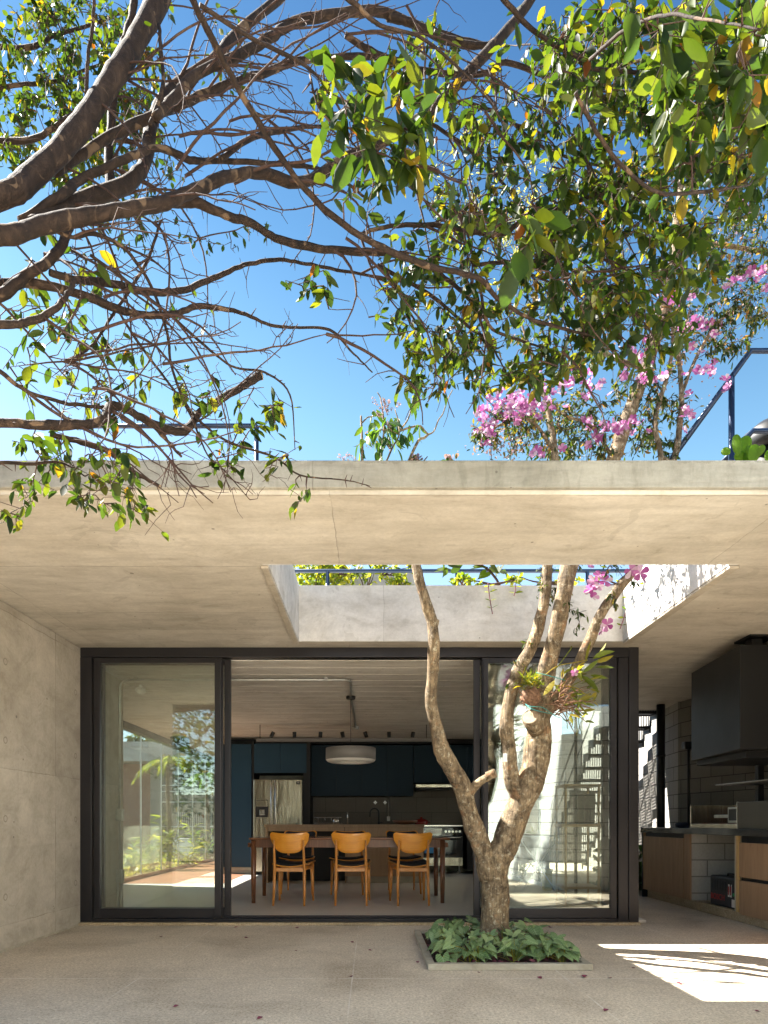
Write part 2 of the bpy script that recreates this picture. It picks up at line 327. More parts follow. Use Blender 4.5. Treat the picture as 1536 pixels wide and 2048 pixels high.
def bark(name, base, dark, light, patch, psize, lichen=None, bump=0.5):
    m, n, b = mat(name, base, 0.8, 0, 0.3)
    p = n.pos()
    a = n.noise(n.mapping(p, (1, 1, 0.6)), 19, 8, 0.75, 0.8)
    c = n.ramp(a, [(0.3, dark), (0.5, base), (0.72, light)])
    pa = n.noise(p, psize, 2, 0.4, 0.8)
    c = n.mix(n.ramp(pa, [(0.625, (0, 0, 0)), (0.665, (0.6,)*3)]), c, patch)
    if lichen:
        li = n.noise(p, 26, 5, 0.75, 0.0)
        c = n.mix(n.ramp(li, [(0.55, (0, 0, 0)), (0.66, (0.75,)*3)]), c, lichen)
    n.l.new(c, b.inputs['Base Color'])
    h = n.math('ADD', n.math('MULTIPLY', a, 0.7), n.math('MULTIPLY', n.noise(p, 60, 4, 0.7), 0.35))
    n.l.new(n.bump(n.math('ADD', h, n.math('MULTIPLY', n.math('GREATER_THAN', pa, 0.64), -0.25)), bump, 0.012), b.inputs['Normal'])
bark('smooth_bark', (0.024, 0.0135, 0.0085), (0.006, 0.004, 0.003), (0.070, 0.043, 0.028), (0.18, 0.115, 0.068), 15, None, 1.0)
bark('twig_bark', (0.050, 0.026, 0.019), (0.025, 0.015, 0.012), (0.085, 0.05, 0.037), (0.1, 0.065, 0.045), 9)
bark('rough_bark', (0.185, 0.145, 0.10), (0.048, 0.035, 0.024), (0.34, 0.285, 0.21), (0.26, 0.155, 0.09), 12, (0.50, 0.49, 0.42), 1.0)
# upright ridged bark low on the trunk
m = MATS['rough_bark']; n = NT(m); b = m.node_tree.nodes['Principled BSDF']
rid = n.noise(n.mapping(n.pos(), (26, 26, 3.0)), 1.6, 5, 0.7, 1.5)
old = b.inputs['Base Color'].links[0].from_socket
bigp = n.noise(n.pos(), 5.5, 5, 0.7, 1.2)
old = n.mix(1.0, old, n.ramp(bigp, [(0.34, (0.50, 0.45, 0.40)), (0.46, (1.05, 1.0, 0.94)), (0.62, (1.75, 1.66, 1.5))]), 'MULTIPLY')
n.l.new(n.mix(0.9, old, n.ramp(rid, [(0.32, (0.33, 0.28, 0.24)), (0.5, (0.95, 0.95, 0.9)), (0.7, (1.25, 1.15, 1.05))]), 'MULTIPLY'), b.inputs['Base Color'])
on = b.inputs['Normal'].links[0].from_node
bn = n.new('ShaderNodeBump'); bn.inputs['Strength'].default_value = 0.9; bn.inputs['Distance'].default_value = 0.02
n.l.new(rid, bn.inputs['Height']); n.l.new(on.outputs[0], bn.inputs['Normal']); n.l.new(bn.outputs[0], b.inputs['Normal'])

# ---------------------------------------------------------------- mesh builder
ORG = {}
class MB:
    def __init__(s): s.v = []; s.f = []; s.uv = None
    def add(s, vs, fs):
        o = len(s.v); s.v += [tuple(v) for v in vs]; s.f += [tuple(i+o for i in f) for f in fs]; return s
    def box(s, x0, x1, y0, y1, z0, z1):
        x0, x1 = sorted((x0, x1)); y0, y1 = sorted((y0, y1)); z0, z1 = sorted((z0, z1))
        return s.add([(x0, y0, z0), (x1, y0, z0), (x1, y1, z0), (x0, y1, z0), (x0, y0, z1), (x1, y0, z1), (x1, y1, z1), (x0, y1, z1)],
                     [(0, 3, 2, 1), (4, 5, 6, 7), (0, 1, 5, 4), (1, 2, 6, 5), (2, 3, 7, 6), (3, 0, 4, 7)])
    def tube(s, pts, rad, n=8, cap=True):
        pts = [Vector(p) for p in pts]
        if isinstance(rad, (int, float)): rad = [rad]*len(pts)
        vs = []; fs = []; ref = None
        for i, p in enumerate(pts):
            d = (pts[min(i+1, len(pts)-1)]-pts[max(i-1, 0)])
            d = d.normalized() if d.length > 1e-9 else Vector((0, 0, 1))
            if ref is None: ref = d.orthogonal().normalized()
            ref = ref-d*ref.dot(d); ref = ref.normalized() if ref.length > 1e-6 else d.orthogonal().normalized()
            q = d.cross(ref)
            for k in range(n):
                a = 2*pi*k/n; vs.append(p+(ref*cos(a)+q*sin(a))*rad[i])
        for i in range(len(pts)-1):
            for k in range(n):
                k2 = (k+1) % n; fs.append((i*n+k, i*n+k2, (i+1)*n+k2, (i+1)*n+k))
        if cap: fs.append(tuple(range(n-1, -1, -1))); fs.append(tuple((len(pts)-1)*n+k for k in range(n)))
        return s.add(vs, fs)
    def cyl(s, a, b, r0, r1=None, n=16): return s.tube([a, b], [r0, r0 if r1 is None else r1], n)
    def lathe(s, c, prof, n=24):
        vs = []; fs = []
        for (r, z) in prof:
            for k in range(n):
                a = 2*pi*k/n; vs.append((c[0]+r*cos(a), c[1]+r*sin(a), c[2]+z))
        for i in range(len(prof)-1):
            for k in range(n):
                k2 = (k+1) % n; fs.append((i*n+k, i*n+k2, (i+1)*n+k2, (i+1)*n+k))
        return s.add(vs, fs)
    def prism(s, poly, z0, z1):
        n = len(poly); vs = [(x, y, z0) for x, y in poly]+[(x, y, z1) for x, y in poly]
        return s.add(vs, [tuple(range(n-1, -1, -1)), tuple(range(n, 2*n))]+[(i, (i+1) % n, n+(i+1) % n, n+i) for i in range(n)])
    def grid(s, fn, nu, nv):
        vs = [fn(i/nu, j/nv) for j in range(nv+1) for i in range(nu+1)]
        return s.add(vs, [(j*(nu+1)+i, j*(nu+1)+i+1, (j+1)*(nu+1)+i+1, (j+1)*(nu+1)+i) for j in range(nv) for i in range(nu)])
    def build(s, name, m, parent=None, bevel=0.0, smooth=False, local=False, solid=0.0, sub=0):
        me = bpy.data.meshes.new(name)
        o3 = (0, 0, 0)
        if parent is not None and not local: o3 = ORG.get(parent.name, (0, 0, 0))
        me.from_pydata([(v[0]-o3[0], v[1]-o3[1], v[2]-o3[2]) for v in s.v], [], s.f); me.update()
        o = bpy.data.objects.new(name, me); C.objects.link(o)
        me.materials.append(MATS[m])
        if parent is not None: o.parent = parent; ORG[o.name] = o3
        if smooth:
            for p in me.polygons: p.use_smooth = True
        if solid:
            md = o.modifiers.new('solid', 'SOLIDIFY'); md.thickness = solid; md.offset = 0
        if sub:
            md = o.modifiers.new('sub', 'SUBSURF'); md.levels = sub; md.render_levels = sub
        if bevel:
            md = o.modifiers.new('bevel', 'BEVEL'); md.width = bevel; md.segments = 2; md.limit_method = 'ANGLE'; md.angle_limit = R(40)
        return o

def tag(o, label=None, cat=None, group=None, kind=None):
    if label: o['label'] = label
    if cat: o['category'] = cat
    if group: o['group'] = group
    if kind: o['kind'] = kind
    return o
def thing(name, loc, label, cat, group=None, rz=0.0):
    o = bpy.data.objects.new(name, None); C.objects.link(o); o.location = loc; o.rotation_euler = (0, 0, rz)
    o.empty_display_size = 0.2; ORG[o.name] = tuple(loc)
    return tag(o, label, cat, group)
def copy_tree(o, parent=None):
    c = o.copy(); C.objects.link(c); c.parent = parent
    for ch in [x for x in C.objects if x.parent == o]: copy_tree(ch, c)
    return c
def B(): return MB()

# ================================================================ SETTING
KF = 0.03                                            # kitchen floor level
DY = 6.404                                           # door plane
def struct(name, mb, m, **kw): return tag(mb.build(name, m, None, **kw), kind='structure')
struct('patio_floor', B().box(-3.2, 9.0, -12, 16.9, -0.30, 0.0), 'patio_stone')
struct('garden_ground', B().box(-60, 60, -60, 120, -0.6, -0.31), 'roof_soil')
struct('kitchen_floor', B().box(-3.96, 2.74, 6.47, 16.4, 0.004, KF), 'polished_floor')
struct('deck_floor', B().box(-3.94, -2.35, 10.30, 16.2, KF, KF+0.006), 'deck_wood')
struct('garden_bed', B().box(-12.0, -4.05, 7.0, 17.4, -0.25, 0.0), 'roof_soil')
struct('door_step', B().box(-2.836, 2.62, 6.30, 6.468, 0.001, 0.027), 'kerb_stone', bevel=0.003)

# ---- house
house = thing('concrete_house', (0, 5, 0), 'exposed concrete house with a flat roof slab over the patio and an open skylight', 'house')
# roof slab as a cell grid with the skylight left open
xs = [-7.0, -4.1, -2.8, -0.721, 2.441, 2.75, 4.3, 7.0]; ys = [3.40, 4.299, 6.161, 7.5, 10.0, 13.3, 16.4]
def on(i, j):
    if i < 0 or j < 0 or i >= len(xs)-1 or j >= len(ys)-1: return False
    if i == 3 and j == 1: return False               # skylight
    if i == 0 and j >= 3: return False               # garden court on the left
    if i >= 5 and j >= 4: return False               # side yard
    if i == 6 and j >= 3: return True if j == 3 else False
    if i >= 2 and j >= 5: return False
    return True
def slab(z0, z1):
    mb = B(); idx = {}
    def vi(i, j, k):
        if (i, j, k) not in idx: idx[(i, j, k)] = len(mb.v); mb.v.append((xs[i], ys[j], (z0, z1)[k]))
        return idx[(i, j, k)]
    for i in range(len(xs)-1):
        for j in range(len(ys)-1):
            if not on(i, j): continue
            mb.f.append((vi(i, j, 1), vi(i+1, j, 1), vi(i+1, j+1, 1), vi(i, j+1, 1)))
            mb.f.append((vi(i, j, 0), vi(i, j+1, 0), vi(i+1, j+1, 0), vi(i+1, j, 0)))
            if not on(i, j-1): mb.f.append((vi(i, j, 0), vi(i+1, j, 0), vi(i+1, j, 1), vi(i, j, 1)))
            if not on(i, j+1): mb.f.append((vi(i+1, j+1, 0), vi(i, j+1, 0), vi(i, j+1, 1), vi(i+1, j+1, 1)))
            if not on(i-1, j): mb.f.append((vi(i, j+1, 0), vi(i, j, 0), vi(i, j, 1), vi(i, j+1, 1)))
            if not on(i+1, j): mb.f.append((vi(i+1, j, 0), vi(i+1, j+1, 0), vi(i+1, j+1, 1), vi(i+1, j, 1)))
    return mb
slab(2.711, 2.840).build('roof_slab', 'soffit_concrete', house)
B().box(-7.0, 7.0, 3.34, 3.397, 2.722, 2.862).build('fascia', 'fascia_concrete', house, bevel=0.004)
B().box(-7.0, 7.0, 3.368, 3.398, 2.700, 2.7215).build('drip_edge', 'soffit_concrete', house)
up = B()                                             # skylight upstand, 10 cm thick, standing proud below the soffit
xa, xb, ya, yb = -0.68, 2.38, 4.32, 6.14
tl, tr, tf, tb = 0.04, 0.06, 0.02, 0.02
z0u, z1u = 2.7125, 3.24
pts_o = [(xa-tl, ya-tf), (xb+tr, ya-tf), (xb+tr, yb+tb), (xa-tl, yb+tb)]; pts_i = [(xa, ya), (xb, ya), (xb, yb), (xa, yb)]
for k in range(4):
    k2 = (k+1) % 4
    a, b_, c_, d_ = pts_o[k], pts_o[k2], pts_i[k2], pts_i[k]
    vs = [(*a, z0u), (*b_, z0u), (*c_, z0u), (*d_, z0u), (*a, z1u), (*b_, z1u), (*c_, z1u), (*d_, z1u)]
    up.add(vs, [(0, 3, 2, 1), (4, 5, 6, 7), (0, 1, 5, 4), (2, 3, 7, 6)])
B().box(xa-tl-0.012, xa-0.004, ya+0.002, yb+0.01, 2.690, 2.7095).build('skylight_lip', 'wall_concrete', house, bevel=0.004)
B().box(xb+0.004, xb+tr+0.012, ya+0.002, yb+0.01, 2.690, 2.7095).build('skylight_lip', 'wall_concrete', house, bevel=0.004)
up.build('skylight_upstand', 'upstand_concrete', house)
B().box(-3.14, -2.84, 3.44, 7.45, -0.02, 2.705).build('wall', 'wall_concrete', house)
# thin rough cement line where wall meets floor
B().box(-2.839, -2.832, 3.45, 6.29, 0.001, 0.018).build('skirting', 'kerb_concrete', house)
B().box(-3.14, -3.10, 7.452, 7.50, KF, 2.60).build('wall', 'interior_concrete', house)
B().box(-4.10, -3.142, 7.35, 7.50, 0, 2.70).build('wall', 'interior_concrete', house)
B().box(-4.10, -3.96, 7.502, 10.25, 0, 2.60).build('wall', 'interior_concrete', house)
# ceiling of shallow concrete panels, joints run across
ce = B(); yy = 6.475
while yy < 16.2:
    ce.box(-3.955 if yy > 7.5 else -2.838, 2.60 if yy < 12.9 else -2.4, yy, min(yy+0.291, 16.3), 2.612, 2.66); yy += 0.305
ce.build('ceiling_panels', 'panel_ceiling', house, bevel=0.006)
cs = B(); yy = 6.475
cs.box(-2.83, 2.6, 6.48, 12.95, 2.640, 2.662)
cs.build('ceiling_joint', 'lamp_inner', house)
B().box(-2.78, 2.72, 12.90, 13.1, 0, 2.70).build('wall', 'interior_concrete', house)
B().box(-2.78, -2.70, 13.102, 16.3, 0, 2.60).build('wall', 'interior_concrete', house)
B().box(-3.96, -2.60, 16.32, 16.42, 0, 2.70).build('wall', 'far_wall', house)
B().box(2.60, 2.72, 12.0, 12.895, 0, 2.70).build('wall', 'interior_concrete', house)

# ---- sliding door
door = B().box(-2.838, 2.60, DY-0.06, DY+0.06, 2.615, 2.709).build('sliding_door', 'frame_metal', house, bevel=0.004)
def dpart(name, mb, m='frame_metal', bevel=0.003, lab=None):
    o = mb.build(name, m, door, bevel=bevel)
    if lab: o['label'] = lab
    return o
z0f, z1f = 0.028, 2.613
xl, xr = X(165, DY), X(1272, DY)
dpart('jamb', B().box(xl+0.003, X(188, DY), DY-0.06, DY+0.06, z0f, z1f))
dpart('jamb', B().box(X(1233, DY), X(1252, DY), DY-0.055, DY+0.06, z0f, z1f))
dpart('corner_post', B().box(X(1252.5, DY), xr, DY-0.068, DY+0.12, z0f, 2.709))
dpart('track', B().box(X(188.5, DY), X(1232.5, DY), DY-0.06, DY+0.06, z0f, 0.062))
dpart('track', B().box(X(188.5, DY), X(1232.5, DY), DY-0.008, DY+0.008, 0.0625, 0.085))
def leaf_frame(x0, x1, y, st0=0.062, st1=0.062, z0=0.066, z1=2.609):
    st = st0
    o = dpart('leaf_frame', B().box(x0, x0+st0, y-0.022, y+0.022, z0, z1).box(x1-st1, x1, y-0.022, y+0.022, z0, z1)
              .box(x0+st0, x1-st1, y-0.021, y+0.021, z0, z0+0.095).box(x0+st0, x1-st1, y-0.021, y+0.021, z1-0.05, z1))
    dpart('glass_pane', B().box(x0+st0-0.002, x1-st1+0.002, y-0.004, y+0.004, z0+0.095, z1-0.05), 'door_glass', 0)
YF, YR = DY-0.034, DY+0.034
leaf_frame(X(189, YF), X(446, YF), YF)
leaf_frame(X(203, YR)-0.03, X(462, YR), YR)
leaf_frame(X(963, YF), X(1232, YF), YF)
leaf_frame(X(947, YR), X(1216, YR), YR)
dpart('pull_handle', B().box(X(432, YF), X(445, YF), YF-0.062, YF-0.023, 0.085, 2.58), 'frame_metal', 0.004)
dpart('pull_handle', B().box(X(965, YF), X(975, YF), YF-0.050, YF-0.023, 0.085, 2.58), 'frame_metal', 0.004)

# side glass wall of the kitchen (right) and of the corridor (left)
sg = thing('glass_wall', (2.66, 9, 0), 'clear glass wall on the yard side of the kitchen', 'glass wall')
B().box(2.60, 2.66, 6.53, 11.98, KF, 0.08).box(2.60, 2.66, 6.53, 11.98, 2.62, 2.705).build('frame', 'frame_metal', sg)
for k in range(3):
    B().box(2.625, 2.633, 6.56+k*1.8, 6.56+k*1.8+1.78, 0.081, 2.619).build('glass_pane', 'clear_glass', sg)
    B().box(2.612, 2.648, 6.56+k*1.8+1.781, 6.56+k*1.8+1.799, 0.081, 2.619).build('mullion', 'frame_metal', sg)
cg = thing('glass_wall', (-3.95, 12.5, 0), 'frameless glass panels between the corridor and the palm garden', 'glass wall')
B().box(-4.02, -3.95, 10.26, 16.3, KF+0.007, 0.10).build('sill', 'table_wood', cg)
B().box(-4.02, -3.90, 10.26, 16.3, 2.50, 2.61).build('header', 'frame_metal', cg)
for k in range(6):
    ya_ = 10.27+(k-1)*1.09+1.0 if k else 10.27
    yb_ = 10.27+k*1.09+0.98
    B().box(-3.99, -3.98, ya_, yb_, 0.101, 2.499).build('glass_pane', 'clear_glass', cg)
    if k: B().box(-3.994, -3.974, ya_-0.018, ya_-0.004, 0.101, 2.499).build('joint', 'pale_steel', cg)

# ---- boundary block wall (two runs that meet at a kink) and the neighbour run beside the camera
def wall_run(name, a, b, z1, th, m, label, z0=0.0):
    a = Vector((*a, 0)); b = Vector((*b, 0)); d = b-a; L = d.length
    o = B().box(0, L, 0, th, z0, z1).build(name, m)
    o.location = a; o.rotation_euler = (0, 0, math.atan2(d.y, d.x)); tag(o, label, 'wall'); return o
wall_run('block_wall', (4.97, 6.0), (4.346, 9.2), 2.70, -0.15, 'dimmed_block', 'grey block wall behind the black barbecue hood')
wall_run('block_wall', (4.354, 9.205), (5.17, 16.0), 4.2, -0.15, 'block_wall', 'tall grey block wall beside the side yard staircase')
wall_run('block_wall', (5.17, 3.32), (4.97, 5.995), 2.70, -0.15, 'block_wall', 'grey block wall nearest the camera on the right')
wall_run('block_wall', (5.4, 16.05), (2.0, 16.9), 3.2, -0.15, 'block_wall', 'grey block wall closing the end of the side yard')
wall_run('block_wall', (0.75, -7.3), (2.80, 3.2), 3.4, -0.15, 'pale_block', 'pale block garden wall beside the photographer')
wall_run('block_wall', (2.81, 3.2), (5.17, 3.30), 2.70, -0.12, 'pale_block', 'short pale block wall closing the patio on the right')
wall_run('block_wall', (-9, -9), (0.7, -7.4), 1.9, 0.15, 'backdrop_block', 'block garden wall behind the photographer')

# ---- downpipe, hose post, yard plant
o = B().cyl((4.20, 9.42, 0.0), (4.20, 9.42, 2.706), 0.058, n=20).cyl((4.20, 9.42, 1.95), (4.20, 9.42, 1.99), 0.066, n=20).build('downpipe', 'black_metal', smooth=True)
tag(o, 'black round downpipe in front of the grey block wall by the yard', 'pipe')
t_ = thing('wall_spotlight', (4.30, 8.80, 1.0), 'slim black pipe with a small lamp head on the block wall left of the hood', 'wall light')
B().cyl((4.30, 8.80, 0.93), (4.30, 8.80, 2.0), 0.017, n=12).build('pipe', 'black_metal', t_, smooth=True)
B().box(4.22, 4.345, 8.74, 8.84, 1.99, 2.09).build('lamp_head', 'black_metal', t_, bevel=0.01)

# ---- exterior steel staircase
stair = thing('steel_staircase', (4.0, 11, 0), 'dark steel staircase with slatted treads climbing beside the block wall', 'staircase')
for k in range(14):
    z = 2.69-0.19*k; y = 9.93+0.253*k
    if z < 0.1: break
    mb = B().box(3.60, 4.36, y, y+0.02, z-0.03, z+0.01).box(3.60, 4.36, y+0.23, y+0.25, z-0.03, z+0.01)
    for q in range(20): mb.box(3.605+q*0.039, 3.605+q*0.039+0.016, y+0.021, y+0.229, z-0.012, z+0.008)
    for q in range(20): mb.box(3.605+q*0.039, 3.605+q*0.039+0.014, y+0.004, y+0.012, z+0.011, z+0.16)
    mb.build('tread', 'black_metal', stair)
for xx in (3.57, 4.365):
    mb = B()
    for k in range(14):
        z = 2.69-0.19*k; y = 9.93+0.253*k
        if z < 0.1: break
        mb.box(xx, xx+0.025, y, y+0.253, z-0.10, z+0.03).box(xx, xx+0.025, y+0.235, y+0.26, z-0.19, z-0.09)
    mb.build('stringer', 'black_metal', stair)
mb = B(); mb.cyl((3.58, 9.93, 3.55), (3.58, 13.0, 1.25), 0.018, n=8).cyl((3.58, 9.93, 3.15), (3.58, 13.0, 0.85), 0.012, n=8)
for k in range(4): mb.cyl((3.58, 10.1+k*0.95, 3.40-k*0.72), (3.58, 10.1+k*0.95, 2.45-k*0.72), 0.014, n=8)
mb.build('handrail', 'black_metal', stair, smooth=True)

# ================================================================ KITCHEN
GK = 'blue kitchen cabinets'
def cab(label, x0, x1, z0, z1, y0, y1, nd, m):
    t = thing('kitchen_cabinet', ((x0+x1)/2, y0, z0), label, 'cabinet', GK)
    B().box(x0, x1, y0+0.022, y1, z0, z1).build('carcass', 'dark_void', t)
    wd = (x1-x0)/nd
    for k in range(nd):
        B().box(x0+k*wd+0.002, x0+(k+1)*wd-0.002, y0, y0+0.02, z0+0.002, z1-0.002).build('door', m, t, bevel=0.0015)
    return t
YC = 12.2
tall_ = cab('tall blue cabinet door left of the refrigerator', X(440, YC), X(503, YC), 0.16, Z(1488, YC), YC, 12.88, 1, 'blue_laminate')
B().box(X(438, YC), X(503, YC), YC+0.03, 12.8, KF, 0.155).build('plinth', 'skirting', tall_)
cab('blue cabinet pair above the refrigerator', X(508, YC), X(613, YC), Z(1546, YC), Z(1487, YC), YC, 12.88, 2, 'blue_laminate')
YU = 12.5
cab('long row of dark blue wall cabinets over the sink counter', X(621, YU), X(827, YU), Z(1592, YU), Z(1490, YU), YU, 12.88, 4, 'blue_cabinet')
cab('shorter dark blue wall cabinets over the range hood', X(828, YU), X(990, YU), Z(1566, YU), Z(1490, YU), YU, 12.88, 3, 'blue_cabinet')
tag(B().box(X(503.5, YC), X(507, YC), YC+0.02, 12.88, KF, Z(1483, YC)).build('side_panel', 'dark_void'), 'black strip filling the shadowed gap left of the steel refrigerator', 'panel')  # only a dark gap here; its shade is put in as a black strip
tag(B().box(X(606, YC), X(620, YC), YC+0.01, 12.88, KF, Z(1483, YC)).build('side_panel', 'dark_void'), 'black upright panel right of the steel refrigerator', 'panel')
tag(B().box(X(440, YC), X(990, YC), YC+0.35, 12.89, Z(1483, YC)+0.001, 2.61).build('shadow_gap', 'dark_void'), 'black strip filling the shadowed gap above the blue cabinets', 'panel')  # shade of the gap over the cabinets, drawn as a black box
tag(B().box(X(621, 12.86), X(990, 12.86), 12.862, 12.898, 0.93, Z(1560, 12.86)).build('backsplash', 'backsplash_tile'), 'brown grey tiled backsplash behind the sink', 'backsplash')
t = thing('back_counter', (0, 12.3, 0), 'dark counter along the back wall under the tiled backsplash', 'counter')
B().box(X(621, 12.3), X(843, 12.3), 12.24, 12.86, 0.90, 0.935).build('countertop', 'granite', t, bevel=0.003)
B().box(X(621, 12.3), X(843, 12.3), 12.30, 12.86, 0.10, 0.899).build('base', 'blue_cabinet', t)
B().box(X(934, 12.3), 2.598, 12.24, 12.86, 0.90, 0.935).build('countertop', 'granite', t, bevel=0.003)
B().box(X(934, 12.3), 2.598, 12.30, 12.86, 0.10, 0.899).build('base', 'dark_void', t)

# refrigerator
fy = 12.12
def fx(px): return X(px, fy)
t = thing('refrigerator', (fx(556), fy, KF), 'steel side by side refrigerator with a water dispenser', 'refrigerator')
B().box(fx(508), fx(604.5), fy+0.03, 12.86, KF+0.02, 1.80).build('body', 'black_metal', t)
dl = B().box(fx(507.5), fx(548), fy-0.03, fy+0.028, KF+0.05, 1.80).build('door', 'brushed_steel', t, bevel=0.012)
B().box(fx(512), fx(537), fy-0.034, fy-0.0305, 1.10, 1.42).build('dispenser', 'black_metal', dl, bevel=0.004)
B().box(fx(512.5), fx(536), fy-0.037, fy-0.0345, 1.30, 1.41).build('control_panel', 'brushed_steel', dl, bevel=0.003)
B().box(fx(520), fx(530), fy-0.045, fy-0.036, 1.14, 1.24).build('lever', 'chrome', dl, bevel=0.003)
dr = B().box(fx(549), fx(605), fy-0.03, fy+0.028, KF+0.05, 1.80).build('door', 'brushed_steel', t, bevel=0.012)
B().box(fx(593), fx(600.5), fy-0.034, fy-0.0305, 1.705, 1.765).build('badge', 'black_metal', dr)
B().box(fx(594.5), fx(599), fy-0.036, fy-0.0345, 1.735, 1.738).box(fx(595), fx(596), fy-0.036, fy-0.0345, 1.742, 1.755).box(fx(597.5), fx(598.5), fy-0.036, fy-0.0345, 1.742, 1.755).build('badge_mark', 'white_plastic', dr)
for px in (543.5, 552):
    B().tube([(fx(px), fy-0.03, 0.55), (fx(px), fy-0.07, 0.60), (fx(px), fy-0.075, 1.2), (fx(px), fy-0.07, 1.74), (fx(px), fy-0.03, 1.78)], 0.013, 10).build('handle', 'chrome', t, smooth=True)

# kitchen island
iy = 10.42
def ix(px): return X(px, iy)
t = thing('kitchen_island', (ix(690), iy, KF), 'long wood veneer kitchen island with an open recess on its left half', 'kitchen island')
B().box(ix(529), ix(849), iy-0.01, iy+0.88, 0.925, 0.966).build('worktop', 'island_veneer', t, bevel=0.003)
B().box(ix(690), ix(847), iy, iy+0.02, 0.135, 0.923).build('front_panel', 'island_veneer', t, bevel=0.002)
B().box(ix(531), ix(536), iy, iy+0.85, KF, 0.923).build('side_panel', 'island_veneer', t, bevel=0.002)
B().box(ix(843), ix(847), iy+0.022, iy+0.85, KF, 0.923).build('side_panel', 'island_veneer', t, bevel=0.002)
B().box(ix(536.5), ix(689), iy, iy+0.02, 0.86, 0.923).build('rail', 'island_veneer', t, bevel=0.002)
B().box(ix(537), ix(689), iy+0.40, iy+0.42, KF, 0.92).build('recess_back', 'dark_void', t)
B().box(ix(694), ix(842), iy+0.03, iy+0.05, KF, 0.132).build('plinth', 'skirting', t)
B().box(ix(690), ix(692), iy+0.021, iy+0.40, KF, 0.92).build('side_panel', 'island_veneer', t)

# range cooker
oy = 12.28
def ox(px): return X(px, oy)
def oz(py): return Z(py, oy)
t = thing('range_cooker', (ox(890), oy, KF), 'freestanding black and steel range cooker right of the island', 'cooker')
B().box(ox(845), ox(926), oy, 12.84, oz(1729), oz(1653)).build('body', 'black_metal', t, bevel=0.004)
B().box(ox(844), ox(926.5), oy-0.02, 12.84, oz(1653)+0.001, oz(1650)).build('cooktop', 'chrome', t, bevel=0.003)
B().box(ox(846), ox(925), oy-0.018, oy-0.001, oz(1672), oz(1655)).build('control_panel', 'dark_glass', t)
B().box(ox(850), ox(883), oy-0.0215, oy-0.0185, oz(1669), oz(1657)).build('display', 'galvanised', t)
B().box(ox(861), ox(868), oy-0.0245, oy-0.0216, oz(1666), oz(1660)).build('dial', 'white_plastic', t)
for k in range(5):
    x = ox(891+k*7)
    B().cyl((x, oy-0.045, oz(1663)), (x, oy-0.0185, oz(1663)), 0.022, 0.026, 14).build('knob', 'chrome', t, smooth=False)
od = B().box(ox(846), ox(925), oy-0.03, oy-0.001, oz(1714), oz(1673)).build('oven_door', 'black_metal', t, bevel=0.003)
B().box(ox(855), ox(912), oy-0.034, oy-0.0305, oz(1709), oz(1680)).build('window', 'dark_glass', od)
B().tube([(ox(851), oy-0.03, oz(1675)), (ox(851), oy-0.07, oz(1675)), (ox(920), oy-0.07, oz(1675)), (ox(920), oy-0.03, oz(1675))], 0.011, 8).build('handle', 'chrome', od, smooth=True)
B().box(ox(846), ox(925), oy-0.03, oy-0.001, oz(1731), oz(1715)).build('drawer', 'brushed_steel', t, bevel=0.003)
for px in (852, 919):
    B().cyl((ox(px), oy+0.05, KF), (ox(px), oy+0.05, oz(1729)), 0.016, n=10).build('leg', 'chrome', t)
tag(B().box(ox(848), ox(866), oy-0.10, oy-0.08, oz(1706), oz(1692)).build('plastic_bag', 'blue_bag', bevel=0.006), 'bright blue plastic packet hanging on the oven door', 'bag')
t = thing('range_hood', (ox(868), 12.1, 1.6), 'slim steel extractor hood over the range cooker', 'extractor hood')
B().box(ox(830), ox(905), 12.05, 12.85, oz(1576), oz(1570)).build('body', 'brushed_steel', t, bevel=0.004)
B().box(ox(834), ox(900), 12.10, 12.80, oz(1579), oz(1576)-0.001).build('filter', 'black_metal', t)
# shelf of small things: faucet, rack, bowl, pot, valves
cz = 0.967
t = thing('faucet', (X(759, 11.1), 11.1, cz), 'tall black gooseneck faucet on the island', 'faucet')
fx0 = X(758, 11.1)
B().tube([(fx0, 11.1, cz), (fx0, 11.1, cz+0.20)]+[(fx0-0.075+0.075*cos(a), 11.1, cz+0.20+0.075*sin(a)) for a in [pi*k/8 for k in range(1, 9)]]+[(fx0-0.155, 11.1, cz+0.13)], 0.013, 10).build('spout', 'black_metal', t, smooth=True)
B().cyl((fx0, 11.1, cz+0.03), (fx0+0.06, 11.1, cz+0.035), 0.008, n=8).build('lever', 'black_metal', t)
B().cyl((fx0-0.003, 11.1, cz), (fx0-0.003, 11.1, cz+0.05), 0.021, n=14).build('base', 'black_metal', t)
t = thing('dish_rack', (X(655, 11.1), 11.1, cz), 'steel wire dish rack with cups on the island', 'dish rack')
mb = B(); x0 = X(630, 11.1); x1 = X(683, 11.1)
for z in (cz+0.02, cz+0.12):
    mb.tube([(x0, 10.98, z), (x1, 10.98, z), (x1, 11.22, z), (x0, 11.22, z), (x0, 10.98, z)], 0.004, 6)
for k in range(9):
    x = x0+(x1-x0)*k/8; mb.tube([(x, 10.98, cz+0.12 if k % 2 else cz+0.02), (x+0.02, 11.0, cz+0.02), (x, 11.22, cz+0.12)], 0.003, 5)
mb.build('wire_frame', 'chrome', t, smooth=True)
B().lathe((X(672, 11.05), 11.05, cz), [(0.0, 0.001), (0.05, 0.002), (0.055, 0.05), (0.05, 0.10), (0.045, 0.10), (0.045, 0.01)], 16).build('pot', 'chrome', t, smooth=True)
B().lathe((X(695, 11.1), 11.1, cz), [(0.0, 0.001), (0.012, 0.002), (0.012, 0.14), (0.006, 0.17), (0.006, 0.19), (0.02, 0.195), (0.02, 0.20), (0, 0.20)], 12).build('soap_pump', 'chrome', t, smooth=True)
